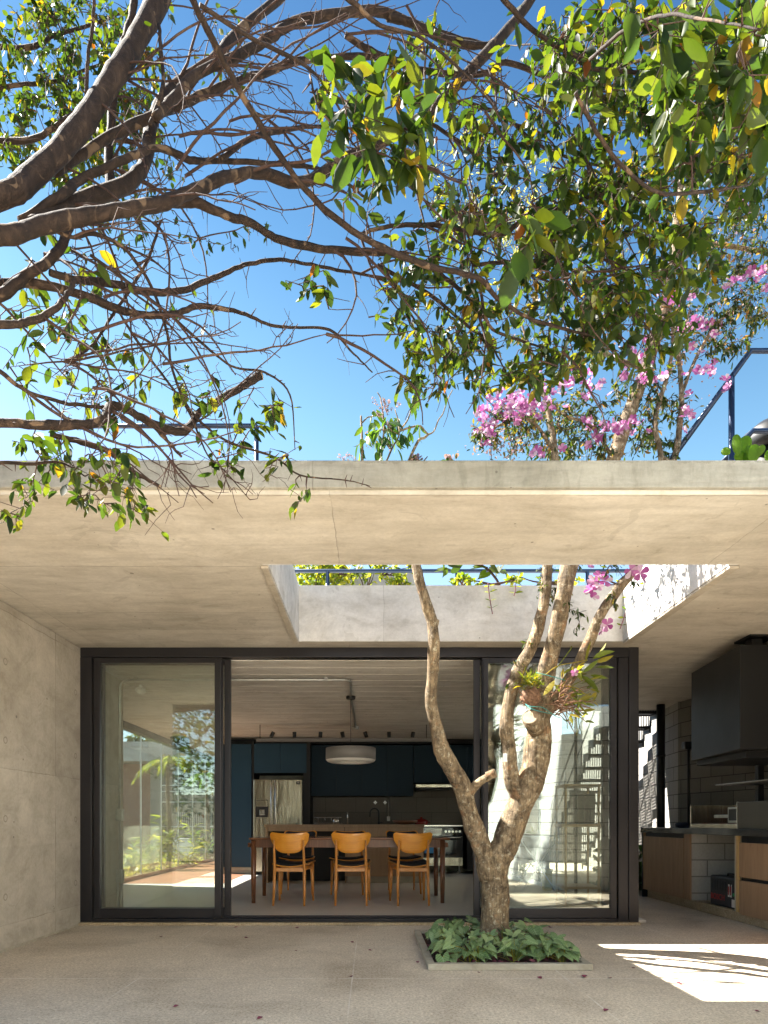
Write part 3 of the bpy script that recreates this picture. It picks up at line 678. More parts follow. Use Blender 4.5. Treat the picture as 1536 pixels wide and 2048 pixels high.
o = B().lathe((X(810, 11.0), 11.0, cz), [(0.0, 0.002), (0.13, 0.002), (0.20, 0.035), (0.215, 0.07), (0.20, 0.065), (0.12, 0.015), (0.0, 0.012)], 28).build('serving_bowl', 'clay_bowl', smooth=True)
tag(o, 'shallow brown bowl on the island right of the faucet', 'bowl')
t = thing('casserole_pot', (X(847, 12.35), 12.38, 0.936), 'dark red lidded casserole pot at the end of the counter', 'pot')
px_ = X(846, 12.38)-0.03
B().lathe((px_, 12.40, 0.936), [(0, 0.001), (0.11, 0.001), (0.125, 0.02), (0.13, 0.09), (0.12, 0.092)], 24).build('body', 'red_enamel', t, smooth=True)
B().lathe((px_, 12.40, 0.936), [(0.134, 0.092), (0.12, 0.11), (0.06, 0.135), (0.02, 0.14), (0.02, 0.155), (0.03, 0.165), (0, 0.17)], 24).build('lid', 'red_enamel', t, smooth=True)
for s_ in (-1, 1): B().box(px_+s_*0.13, px_+s_*0.165, 12.37, 12.43, 1.0, 1.015).build('handle', 'red_enamel', t, bevel=0.004)
for px, lb in ((750.5, 'left of the two round chrome tap valves on the backsplash'), (770, 'right of the two round chrome tap valves on the backsplash')):
    t = thing('tap_valve', (X(px, 12.84), 12.84, 1.4), lb, 'tap', 'tap valves on the backsplash')
    c = (X(px, 12.8), Z(1605, 12.8))
    B().cyl((c[0], 12.86, c[1]), (c[0], 12.80, c[1]), 0.035, 0.028, 16).build('rosette', 'chrome', t)
    B().box(c[0]-0.035, c[0]+0.035, 12.775, 12.79, c[1]-0.01, c[1]+0.01).box(c[0]-0.01, c[0]+0.01, 12.772, 12.79, c[1]-0.035, c[1]+0.035).build('handle', 'white_plastic', t)
t = thing('power_socket', (X(777, 12.84), 12.84, 1.1), 'small steel socket on a thin conduit running down the backsplash', 'socket')
xx = X(777, 12.84)
B().cyl((xx, 12.84, 1.12), (xx, 12.84, Z(1590, 12.84)), 0.014, n=10).build('conduit', 'galvanised', t, smooth=True)
B().box(xx-0.03, xx+0.03, 12.80, 12.86, 1.03, 1.12).build('box', 'white_plastic', t, bevel=0.004)

# pendant lamp
lx, ly = X(701.5, 8.2), 8.2
t = thing('pendant_lamp', (lx, ly, 1.8), 'round grey drum pendant lamp with a pale underside over the dining table', 'lamp')
zs0, zs1, rr = 1.79, 1.935, 0.315
B().lathe((lx, ly, 0), [(rr-0.004, zs0), (rr, zs0), (rr, zs1), (rr-0.004, zs1)], 64).build('shade', 'lamp_grey', t, smooth=True)
B().lathe((lx, ly, 0), [(rr-0.003, zs0-0.001), (rr-0.02, zs0-0.022), (rr-0.055, zs0-0.034), (0.205, zs0-0.030), (0.198, zs0-0.01), (0.198, zs0+0.03)], 64).build('diffuser_ring', 'lamp_inner', t, smooth=True)
B().lathe((lx, ly, 0), [(0.0, zs0+0.05), (0.2, zs0+0.05), (rr-0.008, zs1-0.01), (0.0, zs1-0.008)], 48).build('inner_disc', 'lamp_grey', t)
B().cyl((lx, ly, zs1-0.01), (lx, ly, 2.56), 0.004, n=6).build('cord', 'black_metal', t)
B().lathe((lx, ly, 2.555), [(0, 0), (0.055, 0), (0.06, 0.02), (0.06, 0.035), (0, 0.035)], 24).build('ceiling_rose', 'black_metal', t)
# ceiling conduit
t = thing('ceiling_conduit', (-1.5, 7.25, 2.57), 'galvanised conduit bending down the concrete wall and along the kitchen ceiling', 'conduit')
cy_ = 7.22; zc = 2.585
xw = -2.79
arc = [(xw+0.10-0.10*cos(a), cy_, zc-0.10+0.10*sin(a)) for a in [pi/2*k/6 for k in range(7)]]
B().tube([(xw, cy_, 0.36)]+arc+[(X(690, cy_), cy_, zc), (X(696, cy_), cy_+0.02, zc), (X(698, cy_)+0.01, cy_+0.08, zc), (lx, ly, zc), (lx, 10.9, zc)], 0.0135, 12).build('pipe', 'galvanised', t, smooth=True)
for z, h in ((0.33, 0.15), (1.02, 0.13)):
    B().box(xw-0.035, xw+0.04, cy_-0.035, cy_+0.035, z, z+h).build('outlet_box', 'galvanised', t, bevel=0.006)
B().cyl((xw+0.02, cy_, KF), (xw+0.02, cy_, 0.33), 0.0135, n=10).cyl((xw-0.02, cy_, KF), (xw-0.02, cy_, 0.33), 0.0135, n=10).build('pipe', 'galvanised', t, smooth=True)
B().lathe((lx, 10.9, 2.56), [(0, 0), (0.05, 0), (0.06, 0.045), (0, 0.05)], 18).build('junction_box', 'galvanised', t)
for px in (272, 440, 652):
    B().box(X(px, cy_)-0.02, X(px, cy_)+0.02, cy_-0.03, cy_+0.03, zc-0.005, 2.611).build('clip', 'galvanised', t)
t = thing('track_light', (X(690, 10.7), 10.7, 2.35), 'long dark bar with seven small uplights hung above the island', 'track light')
ty = 10.7
B().box(X(513, ty), X(872, ty), ty-0.04, ty+0.04, Z(1483, ty), Z(1477, ty)).build('bar', 'lamp_grey', t, bevel=0.003)
for px in (520, 853): B().cyl((X(px, ty), ty, Z(1477, ty)), (X(px, ty), ty, 2.61), 0.006, n=8).build('hanger', 'black_metal', t)
for k, px in enumerate((545, 589, 641, 685, 731, 778, 826)):
    x = X(px, ty); tl = (0.03, 0, 0.005, -0.012, -0.02, 0.0, 0.01)[k]
    B().cyl((x-tl, ty, Z(1476, ty)+0.01), (x+tl*0.6, ty, Z(1464, ty)), 0.03, 0.032, 16).build('spotlight', 'black_metal', t)
o = B().lathe((-2.70, 7.62, 2.50), [(0, 0), (0.03, 0.004), (0.055, 0.025), (0.062, 0.06), (0.05, 0.075), (0, 0.075)], 20).cyl((-2.70, 7.62, 2.57), (-2.70, 7.62, 2.612), 0.02).build('ceiling_sensor', 'white_plastic', smooth=True)
tag(o, 'small white dome on the ceiling beside the conduit bend', 'sensor')
t = thing('ceiling_speaker', (-3.62, 12.2, 2.5), 'black box lamp on the corridor ceiling near the glass wall', 'ceiling light')
B().box(-3.74, -3.46, 12.1, 12.4, 2.42, 2.60).build('housing', 'black_metal', t, bevel=0.01)
B().box(-3.72, -3.48, 12.085, 12.098, 2.44, 2.58).build('grille', 'frame_metal', t)

# dining table
ty0, ty1 = 7.83, 8.62; tx0, tx1 = X(507, ty0), X(885, ty0)
t = thing('dining_table', ((tx0+tx1)/2, 8.2, KF), 'long dark wood dining table with round legs under the pendant', 'table')
TZ = Z(1676, 7.8)
def ttop(u, v):
    return 0
B().box(tx0-0.05, tx1+0.09, ty0-0.04, ty1+0.04, TZ-0.022, TZ+0.004).build('tabletop', 'table_top_wood', t, bevel=0.008)
B().box(tx0+0.03, tx1-0.03, ty0-0.012, ty0+0.012, TZ-0.115, TZ-0.023).box(tx0+0.03, tx1-0.03, ty1-0.012, ty1+0.012, TZ-0.115, TZ-0.023).build('apron', 'table_wood', t, bevel=0.002)
B().box(tx0-0.01, tx0+0.01, ty0+0.02, ty1-0.02, TZ-0.115, TZ-0.023).box(tx1-0.01, tx1+0.01, ty0+0.02, ty1-0.02, TZ-0.115, TZ-0.023).build('apron', 'table_wood', t, bevel=0.002)
for x in (tx0, tx1):
    for y in (ty0, ty1):
        B().tube([(x, y, KF), (x, y, KF+0.3), (x, y, TZ-0.024)], [0.024, 0.030, 0.034], 18).build('leg', 'table_wood', t, smooth=True)
        s_ = -1 if x == tx0 else 1
        B().cyl((x+s_*0.03, y, TZ-0.085), (x+s_*0.065, y, TZ-0.085), 0.03, 0.026, 14).build('peg', 'table_wood', t)

# chairs: origin on the floor, sitter faces +Y
def make_chair(label, x, y, rz):
    t = thing('dining_chair', (0, 0, 0), label, 'chair', 'wooden dining chairs round the table')
    def back(u, v):
        a = 2*u-1; hw = 0.232
        topz = 0.862-0.020*(1-a*a)**1.0-0.030*max(0, abs(a)-0.90)/0.1
        botz = 0.612+0.150*abs(a)**3.2
        x_ = a*(hw-0.014*(1-v)*abs(a))
        return (x_, -0.262+0.055*a*a-0.02*v, botz+(topz-botz)*v)
    B().grid(back, 28, 8).build('backrest', 'amber_wood', t, local=True, solid=0.011, bevel=0.003, smooth=True)
    def pad(u, v):
        a = 2*u-1
        topz = 0.855-0.022*(1-a*a)-0.03*max(0, abs(a)-0.85)/0.15
        botz = 0.632+0.155*abs(a)**3
        return (a*0.215, -0.247+0.05*a*a-0.02*v, botz+(topz-botz)*v)
    B().grid(pad, 20, 6).build('back_pad', 'pad_fabric', t, local=True, solid=0.014, bevel=0.004, smooth=True)
    for s in (-1, 1):
        B().tube([(s*0.182, -0.275, 0), (s*0.178, -0.238, 0.22), (s*0.175, -0.225, 0.44), (s*0.172, -0.262, 0.64), (s*0.171, -0.290, 0.765)], [0.0125, 0.017, 0.019, 0.014, 0.0105], 12).build('leg', 'leg_wood', t, local=True, smooth=True)
        B().tube([(s*0.212, 0.262, 0), (s*0.205, 0.225, 0.24), (s*0.20, 0.205, 0.455)], [0.013, 0.019, 0.024], 12).build('leg', 'leg_wood', t, local=True, smooth=True)
        B().tube([(s*0.177, -0.225, 0.425), (s*0.20, 0.21, 0.43)], [0.017, 0.02], 8).build('side_rail', 'leg_wood', t, local=True, smooth=True)
        for z in (0.70, 0.745): B().cyl((s*0.172, -0.292+0.012*(0.745-z)/0.045, z), (s*0.172, -0.300+0.012*(0.745-z)/0.045, z), 0.004, n=8).build('bolt', 'table_wood', t, local=True)
    B().box(-0.165, 0.165, -0.238, -0.212, 0.395, 0.44).build('rear_rail', 'leg_wood', t, local=True, bevel=0.003)
    B().box(-0.19, 0.19, 0.19, 0.215, 0.395, 0.44).build('front_rail', 'leg_wood', t, local=True, bevel=0.003)
    def seat(u, v):
        a = 2*u-1; wv = 0.205+0.035*v
        return (a*wv, -0.232+0.50*v, 0.452+0.034*a*a+0.010*v)
    B().grid(seat, 16, 10).build('seat', 'amber_wood', t, local=True, solid=0.012, bevel=0.003, smooth=True)
    def cush(u, v):
        a = 2*u-1; wv = 0.19+0.03*v
        return (a*wv, -0.215+0.465*v, 0.470+0.030*a*a+0.008*v+0.012*(1-a*a)*(1-(2*v-1)**2))
    B().grid(cush, 16, 10).build('cushion', 'chair_fabric', t, local=True, solid=0.018, bevel=0.005, smooth=True)
    t.location = (x, y, KF); t.rotation_euler = (0, 0, rz)
    return t
c0 = make_chair('amber wood dining chair nearest the left end, its back to the patio', X(580, 7.55), 7.82, R(-3))
def chair_copy(label, x, y, rz):
    c = copy_tree(c0); c['label'] = label; c.location = (x, y, KF); c.rotation_euler = (0, 0, rz); return c
chair_copy('middle amber wood dining chair with its back to the patio', X(702, 7.55), 7.83, 0)
chair_copy('amber wood dining chair nearest the tree, turned slightly, its back to the patio', X(823, 7.55), 7.82, R(5))
chair_copy('wooden dining chair on the kitchen side opposite the left patio chair', X(597, 9.0), 9.03, R(180))
chair_copy('wooden dining chair on the kitchen side opposite the middle patio chair', X(697, 9.0), 8.96, R(178))
chair_copy('wooden dining chair on the kitchen side nearest the range cooker', X(807, 9.0), 9.05, R(183))

# tall open shelf and drying rack near the right glass
sx, sy = 2.36, 7.8
t = thing('open_shelf', (sx, sy, KF), 'tall pale wood open shelf behind the right glass panel', 'shelf')
for (a, b_) in ((2.18, 7.30), (2.18, 7.66), (2.55, 7.30), (2.55, 7.66)):
    B().box(a, a+0.02, b_, b_+0.02, KF, 1.42).build('upright', 'shelf_wood', t)
for z in (0.05, 0.25, 0.95, 1.40):
    B().box(2.17, 2.58, 7.29, 7.69, z+0.005 if z > 1.3 else z, z+0.03).build('board', 'shelf_wood', t, bevel=0.002)
B().box(2.42, 2.55, 7.4, 7.6, 0.981, 1.33).build('dark_box', 'frame_metal', t, bevel=0.004)
ry = 9.3
def rx(px): return X(px, ry)
t = thing('drying_rack', (rx(1065), ry, KF), 'folding metal drying rack with crossed legs and brown cloth behind the glass', 'drying rack')
for y in (ry-0.22, ry+0.22):
    B().cyl((rx(1030), y, 0.80), (rx(1104), y, KF+0.01), 0.010, n=8).build('leg', 'pale_steel', t, smooth=True)
    B().cyl((rx(1104), y, 0.80), (rx(1038), y, KF+0.01), 0.010, n=8).build('leg', 'pale_steel', t, smooth=True)
mb = B()
for k in range(7): mb.cyl((rx(1026), ry-0.22+k*0.073, 0.81), (rx(1108), ry-0.22+k*0.073, 0.81), 0.006, n=6)
mb.cyl((rx(1026), ry-0.24, 0.81), (rx(1026), ry+0.24, 0.81), 0.008).cyl((rx(1108), ry-0.24, 0.81), (rx(1108), ry+0.24, 0.81), 0.008)
mb.build('rails', 'pale_steel', t, smooth=True)
def cloth(name, m, p0, p1, drop, yy, lb):
    def f(u, v):
        s = v*2-1; yv = yy+0.03*s+0.012*sin(u*9+v*2)*abs(s)
        return (rx(p0)+(rx(p1)-rx(p0))*u, yv, 0.832-drop*abs(s)**1.2-0.012*sin(u*7)*abs(s))
    o = B().grid(f, 14, 14).build(name, m, solid=0.004, smooth=True); tag(o, lb, 'cloth'); return o
cloth('hanging_cloth', 'brown_cloth', 1030, 1074, 0.40, ry-0.15, 'brown cloth hanging over the drying rack')
cloth('hanging_cloth', 'grey_cloth', 1075, 1101, 0.52, ry+0.075, 'grey blue cloth hanging over the back of the drying rack')
t = thing('storage_tub', (rx(1090), ry, KF), 'yellow tub on the floor under the drying rack', 'tub')
B().box(rx(1086), rx(1102), ry-0.08, ry+0.06, KF+0.001, 0.32).build('tub', 'yellow_cloth', t, bevel=0.015)
B().box(rx(1085), rx(1103), ry-0.09, ry+0.07, 0.321, 0.335).build('rim', 'yellow_cloth', t, bevel=0.004)

# ================================================================ OUTDOOR KITCHEN (right)
xf = 3.66
t = thing('outdoor_kitchen', (xf, 7, 0), 'outdoor kitchen counter with black stone top, wood doors and an open niche', 'counter')
def wallx(y): return 6.14-0.195*y-0.012
B().prism([(xf-0.02, 4.6), (wallx(4.6), 4.6), (wallx(8.78), 8.78), (xf-0.02, 8.78)], 0.868, 0.935).build('countertop', 'granite', t, bevel=0.003)
B().prism([(xf+0.04, 4.62), (wallx(4.62), 4.62), (wallx(8.70), 8.70), (xf+0.04, 8.70)], 0.002, 0.105).build('kerb', 'kerb_stone', t, bevel=0.006)
B().box(xf-0.005, 4.35, 8.745, 8.775, 0.002, 0.866).build('end_panel', 'black_metal', t)
B().box(xf, 4.30, 8.72, 8.742, 0.107, 0.866).build('side_panel', 'veneer', t)
B().box(xf+0.02, xf+0.035, 7.62, 8.70, 0.80, 0.867).build('channel', 'dark_void', t)
B().box(xf, xf+0.02, 7.62, 8.715, 0.11, 0.815).build('door', 'veneer', t, bevel=0.002)
B().box(xf-0.002, xf+0.02, 7.46, 7.60, 0.107, 0.866).build('pier', 'veneer', t, bevel=0.002)
B().box(xf+0.022, 4.25, 7.46, 7.60, 0.107, 0.866).build('block_pier', 'pier_block', t)
o = B().box(0, 0.88, 0, -0.02, 0, 0.76).build('niche_back', 'block_wall', t, local=True); o.location = (4.28-xf, 7.459-7, 0.106); o.rotation_euler = (0, 0, R(-90))
B().box(xf+0.01, 4.3, 6.52, 6.56, 0.107, 0.866).build('niche_side', 'skirting', t)
B().box(xf-0.002, xf+0.02, 6.48, 6.518, 0.107, 0.866).build('pier', 'shelf_wood', t)
B().box(xf+0.03, 4.3, 4.65, 6.47, 0.107, 0.866).build('carcass', 'dark_void', t)
for z0_, z1_ in ((0.46, 0.80), (0.09, 0.425)):
    d = B().box(xf, xf+0.022, 4.66, 6.46, z0_, z1_).build('drawer', 'veneer', t, bevel=0.002)
    if z0_ < 0.2: B().cyl((xf-0.02, 5.9, 0.33), (xf-0.001, 5.9, 0.33), 0.02, 0.014, 12).build('knob', 'black_metal', d)
# steel fire box and closed unit, both facing the patio
t = thing('steel_fire_box', (3.9, 7.1, 0.936), 'open stainless steel grill box with a grate on the stone counter', 'grill')
gx, gw, ga, gb = 3.72, 0.55, 6.60, 7.58
B().box(gx, gx+gw, ga, gb, 0.937, 0.985).box(gx, gx+gw, ga, ga+0.015, 0.986, 1.20).box(gx, gx+gw, gb-0.015, gb, 0.986, 1.20).box(gx+gw-0.02, gx+gw, ga+0.016, gb-0.016, 0.986, 1.20).build('box', 'brushed_steel', t, bevel=0.003)
B().box(gx+gw-0.03, gx+gw-0.021, ga+0.017, gb-0.017, 0.987, 1.19).box(gx+0.04, gx+gw-0.031, ga+0.017, gb-0.017, 0.986, 0.995).build('liner', 'clay_bowl', t)
B().box(gx+0.12, gx+0.15, ga+0.28, gb-0.30, 1.05, 1.085).box(gx+0.05, gx+0.30, ga+0.03, ga+0.27, 0.997, 1.16).build('grate_holder', 'galvanised', t, bevel=0.003)
B().box(gx+0.048, gx+0.0495, ga+0.05, ga+0.25, 1.02, 1.14).build('dark_front', 'black_metal', t)
t = thing('steel_cabinet', (3.95, 6.2, 0.936), 'closed stainless steel unit beside the open grill box', 'steel unit')
B().box(3.70, 4.35, 5.70, 6.56, 0.937, 1.205).build('body', 'steel_dark', t, bevel=0.006)
B().box(3.697, 3.715, 6.561, 6.575, 0.937, 1.21).build('edge_trim', 'chrome', t)
t = thing('grill_stand', (3.95, 6.9, 1.21), 'black post carrying a thin grill shelf under the hood', 'grill stand')
B().box(4.04, 4.10, 6.78, 6.84, 1.21, 1.659).build('post', 'black_metal', t, bevel=0.003)
B().box(3.74, 4.45, 6.10, 7.06, 1.398, 1.410).build('shelf', 'galvanised', t, bevel=0.004)
B().cyl((4.18, 6.70, 1.21), (4.18, 6.70, 1.397), 0.009).build('rod', 'galvanised', t)
# hood
t = thing('barbecue_hood', (4.0, 6.4, 1.7), 'huge black barbecue hood hanging over the outdoor counter', 'hood')
na, nb = (3.32, 5.85), (3.43, 6.96)
def hood(z0, z1, inset=0.0):
    return B().prism([(na[0], na[1]), (4.93, na[1]), (4.72, nb[1]), (nb[0], nb[1])], z0, z1)
hood(1.66, 2.60).build('canopy', 'hood_black', t, bevel=0.005)
B().box(3.50, 3.60, 5.98, 6.08, 2.601, 2.69).build('hanger', 'hood_black', t)
B().box(3.44, 3.70, 5.90, 6.16, 2.69, 2.708).build('mounting_plate', 'hood_black', t)
B().box(3.46, 4.7, 6.0, 6.90, 1.60, 1.659).build('flue_lip', 'black_metal', t)
# gloves on the counter
t = thing('work_gloves', (3.95, 8.2, 0.936), 'pair of dark blue work gloves lying on the stone counter', 'gloves')
for (gx, gy, gz, rot) in ((3.93, 8.15, 0.947, 0.2), (3.98, 8.28, 0.965, 0.5)):
    mb = B()
    mb.tube([(gx-0.09, gy, gz), (gx-0.03, gy+0.01, gz+0.005), (gx+0.03, gy+0.01, gz+0.004), (gx+0.06, gy, gz)], [0.028, 0.034, 0.034, 0.03], 8)
    for k in range(4): mb.tube([(gx+0.05, gy-0.03+k*0.02, gz), (gx+0.10, gy-0.035+k*0.022, gz+0.004), (gx+0.13-abs(k-1.5)*0.008, gy-0.036+k*0.023, gz-0.004)], [0.011, 0.011, 0.008], 6)
    mb.tube([(gx, gy-0.03, gz), (gx+0.03, gy-0.06, gz), (gx+0.055, gy-0.07, gz-0.002)], [0.013, 0.011, 0.008], 6)
    mb.build('glove', 'glove_blue', t, smooth=True)
# tool case in the niche
t = thing('tool_case', (3.8, 6.87, 0.106), 'black power tool case with red lettering standing in the niche', 'tool case')
cx0, cx1, cy0, cy1, cz0, cz1 = 3.72, 3.96, 6.60, 7.14, 0.107, 0.43
B().box(cx0, cx1, cy0, cy1, cz0, cz1).build('shell', 'case_black', t, bevel=0.022)
mb = B()
for k in range(9): mb.box(cx0-0.004, cx0-0.0005, cy0+0.06+k*0.052, cy0+0.085+k*0.052, cz0+0.17, cz1-0.05)
mb.build('ribs', 'case_black', t)
B().tube([(cx0+0.1, cy0+0.18, cz1-0.01), (cx0+0.1, cy0+0.19, cz1+0.025), (cx0+0.1, cy1-0.19, cz1+0.025), (cx0+0.1, cy1-0.18, cz1-0.01)], 0.010, 8).build('handle', 'case_black', t, smooth=True)
def lettering(txt, size, parent, loc, rot, m, bold=0.0):
    cu = bpy.data.curves.new('lettering', 'FONT'); cu.body = txt; cu.size = size; cu.extrude = 0.0008; cu.offset = bold
    tmp = bpy.data.objects.new('tmp', cu); C.objects.link(tmp); bpy.context.view_layer.update()
    me = bpy.data.meshes.new_from_object(tmp.evaluated_get(bpy.context.evaluated_depsgraph_get()))
    bpy.data.objects.remove(tmp); me.materials.clear(); me.materials.append(MATS[m])
    o = bpy.data.objects.new('lettering', me); C.objects.link(o); o.parent = parent
    g = ORG.get(parent.name, (0, 0, 0)); o.location = (loc[0]-g[0], loc[1]-g[1], loc[2]-g[2]); o.rotation_euler = rot
    return o
lettering('BOSCH', 0.085, t, (cx0-0.003, cy1-0.03, cz0+0.07), (R(90), 0, R(-90)), 'red_ink', 0.001)
for (y, z, h_) in ((cy0+0.14, cz0+0.12, 0.13), (cy0+0.10, cz0+0.12, 0.13)):
    B().box(cx0-0.003, cx0-0.001, y, y+0.03, z, z+h_).build('sticker', 'paper', t)
B().box(cx0-0.0042, cx0-0.0032, cy0+0.145, cy0+0.165, cz0+0.14, cz0+0.23).box(cx0-0.0042, cx0-0.0032, cy0+0.105, cy0+0.125, cz0+0.14, cz0+0.23).build('sticker_mark', 'red_ink', t)
B().box(cx0-0.003, cx0-0.001, cy0+0.03, cy0+0.10, cz0+0.02, cz0+0.10).build('sticker', 'paper', t)
B().cyl((cx0-0.003, cy0+0.065, cz0+0.15), (cx0-0.001, cy0+0.065, cz0+0.15), 0.018, n=14).build('sticker', 'green_ink', t)

# ================================================================ TREE PIT
px0, px1, py0, py1 = 0.385, 1.50, 4.39, 5.80
t = thing('tree_pit_kerb', ((px0+px1)/2, 5.1, 0), 'low concrete kerb frame around the tree pit in the patio floor', 'kerb')
k = 0.05
for (a, b_, c_, d_) in ((px0, px1, py0, py0+k), (px0, px1, py1-k, py1)): B().box(a, b_, c_, d_, 0.001, 0.045).build('kerb_bar', 'kerb_concrete', t, bevel=0.004)
for (a, b_) in ((px0, px0+k), (px1-k, px1)): B().box(a, b_, py0+k+0.001, py1-k-0.001, 0.001, 0.0445).build('kerb_bar', 'kerb_concrete', t, bevel=0.004)
def soilf(u, v):
    return (px0+k+(px1-px0-2*k)*u, py0+k+(py1-py0-2*k)*v, 0.022+0.012*sin(u*17+v*5)*sin(v*13)+0.03*math.exp(-((u-.55)**2+(v-.62)**2)*14))
tag(B().grid(soilf, 40, 50).build('pit_soil', 'soil', smooth=True), kind='structure')

# ================================================================ ROOF: soil, rails, cactus, far roofs
mb = B()
mb.box(-6.9, -0.80, 3.41, 6.2, 2.845, 2.90).box(2.50, 6.9, 3.41, 6.2, 2.845, 2.90)
tag(mb.build('roof_soil', 'roof_soil'), kind='structure')
GR = 'blue steel railings on the roof terrace'
def rail(label, posts, runs, r=0.022):
    t = thing('roof_railing', posts[0][0], label, 'railing', GR)
    for a, b_ in posts: B().cyl(a, b_, r, n=14).build('post', 'rail_steel', t, smooth=True)
    for pts in runs: B().tube(pts, r, 12).build('rail', 'rail_steel', t, smooth=True)
    return t
ys_ = 7.7; zr = Z(1142, ys_)
rail('blue steel railing crossing behind the skylight opening', [((X(px, ys_), ys_, 2.84), (X(px, ys_), ys_, zr)) for px in (396, 655, 914, 1175, 1434)], [[(X(200, ys_), ys_, zr), (X(1500, ys_), ys_, zr)]])
yr = 5.07
rail('blue steel roof railing seen behind the branches at left', [((X(513, yr), yr, 2.9), (X(513, yr), yr, Z(852, yr)))], [[(X(120, yr), yr, Z(852, yr)), (X(513, yr), yr, Z(852, yr)), (X(513, yr), yr+0.02, Z(852, yr))]], 0.018)
yq = 5.0
rail('blue steel stair railing rising beside the cactus', [((X(1463, yq), yq, 2.9), (X(1463, yq), yq, Z(752, yq)))],
     [[W(1338, 925, yq), W(1501, 702, yq), W(1640, 702, yq)], [W(1435, 935, yq+0.4), W(1506, 862, yq+0.4), W(1640, 862, yq+0.4)]], 0.022)
t = thing('metal_chimney_cap', (3.3, 6.0, 2.85), 'dark metal roof cap behind the cactus', 'roof cap')
B().lathe((X(1545, 5.9), 5.9, 0), [(0.0, 4.62), (0.14, 4.61), (0.25, 4.52), (0.27, 4.40), (0.24, 4.36), (0.2, 4.35)], 24).build('cap', 'black_metal', t, smooth=True)
B().cyl((X(1545, 5.9), 5.9, 2.86), (X(1545, 5.9), 5.9, 4.36), 0.18, n=20).build('pipe', 'black_metal', t, smooth=True)
tag(B().box(X(665, 9.5), X(832, 9.5), 9.5, 9.7, 2.85, Z(1143, 9.5)).build('roof_parapet', 'far_wall'), 'pale concrete parapet behind the skylight railing', 'parapet')
# cactus
t = thing('prickly_pear', W(1490, 925, 4.8), 'bright green prickly pear cactus pads beside the stair railing post', 'cactus')
for (px, py, wd, hh, an) in ((1474, 890, 16, 42, -0.1), (1488, 893, 24, 40, 0.15), (1480, 914, 20, 22, 0), (1508, 907, 24, 36, 0.3), (1520, 902, 14, 26, 0.6), (1452, 903, 14, 18, -0.8), (1498, 906, 13, 28, -0.4), (1538, 912, 15, 24, 0.1)):
    Yp = 4.8+rng.uniform(-0.12, 0.12); c = W(px, py, Yp); a_ = wd*Yp/FP/2*1.1; h_ = hh*Yp/FP/2*1.05
    mb = B()
    th = rng.uniform(-0.7, 0.7)
    def pf(u, v):
        la = pi*v-pi/2; lo = 2*pi*u
        x_ = a_*cos(la)*cos(lo)*(1+0.15*sin(la)); y_ = 0.012*cos(la)*sin(lo); z_ = h_*sin(la)
        x2, z2 = x_*cos(an)+z_*sin(an), -x_*sin(an)+z_*cos(an)
        return (c.x+x2*cos(th)-y_*sin(th), c.y+x2*sin(th)+y_*cos(th), c.z+z2)
    mb.grid(pf, 18, 10).build('pad', 'cactus_pad', t, smooth=True)
B().cyl((X(1494, 4.8), 4.8, 2.90), (X(1494, 4.8), 4.8, Z(910, 4.8)), 0.03, n=10).build('stem', 'cactus_pad', t, smooth=True)

# ================================================================ GARDEN COURT beyond the corridor glass
t = thing('garden_wing', (-6, 18.2, 0), 'opposite wing with a concrete fascia, brown panels and dark glass beyond the palm garden', 'building')
gy = 19.0
B().box(-12, 1.0, gy-0.7, gy+3, Z(1527, gy), Z(1489, gy)).build('fascia', 'upstand_concrete', t)
B().box(-9, X(300, gy), gy, gy+0.06, 0, Z(1528, gy)).build('panel', 'terracotta', t)
B().box(X(300.5, gy), X(322, gy), gy+0.02, gy+0.08, 0, Z(1528, gy)).build('panel', 'far_wall', t)
B().box(X(322.5, gy), 1.0, gy+0.05, gy+0.09, 0, Z(1528, gy)).build('window', 'dark_glass', t)
for py in (1571, 1583, 1604, 1653, 1702):
    B().box(X(323, gy), 0.5, gy-0.03, gy+0.04, Z(py+1, gy), Z(py-1, gy)).build('rail', 'pale_steel', t)
mb = B()
for k in range(26): mb.box(X(352, gy)+k*0.06, X(352, gy)+k*0.06+0.015, gy-0.01, gy+0.03, Z(1652, gy), Z(1625, gy))
mb.build('baluster', 'galvanised', t)
B().box(-12, -2.6, gy+3.01, gy+3.2, 0, 3.2).build('wall', 'far_wall', t)
o = wall_run('planter_wall', (-4.75, 15.6), (-4.25, 15.4), 0.62, 0.12, 'pale_block', 'low pale block planter among the garden plants')
# wash of concrete wall closing the court on the far left
wall_run('garden_wall', (-10, 7.3), (-10, 18), 2.6, 0.15, 'backdrop_block', 'grey garden wall at the back of the palm court')

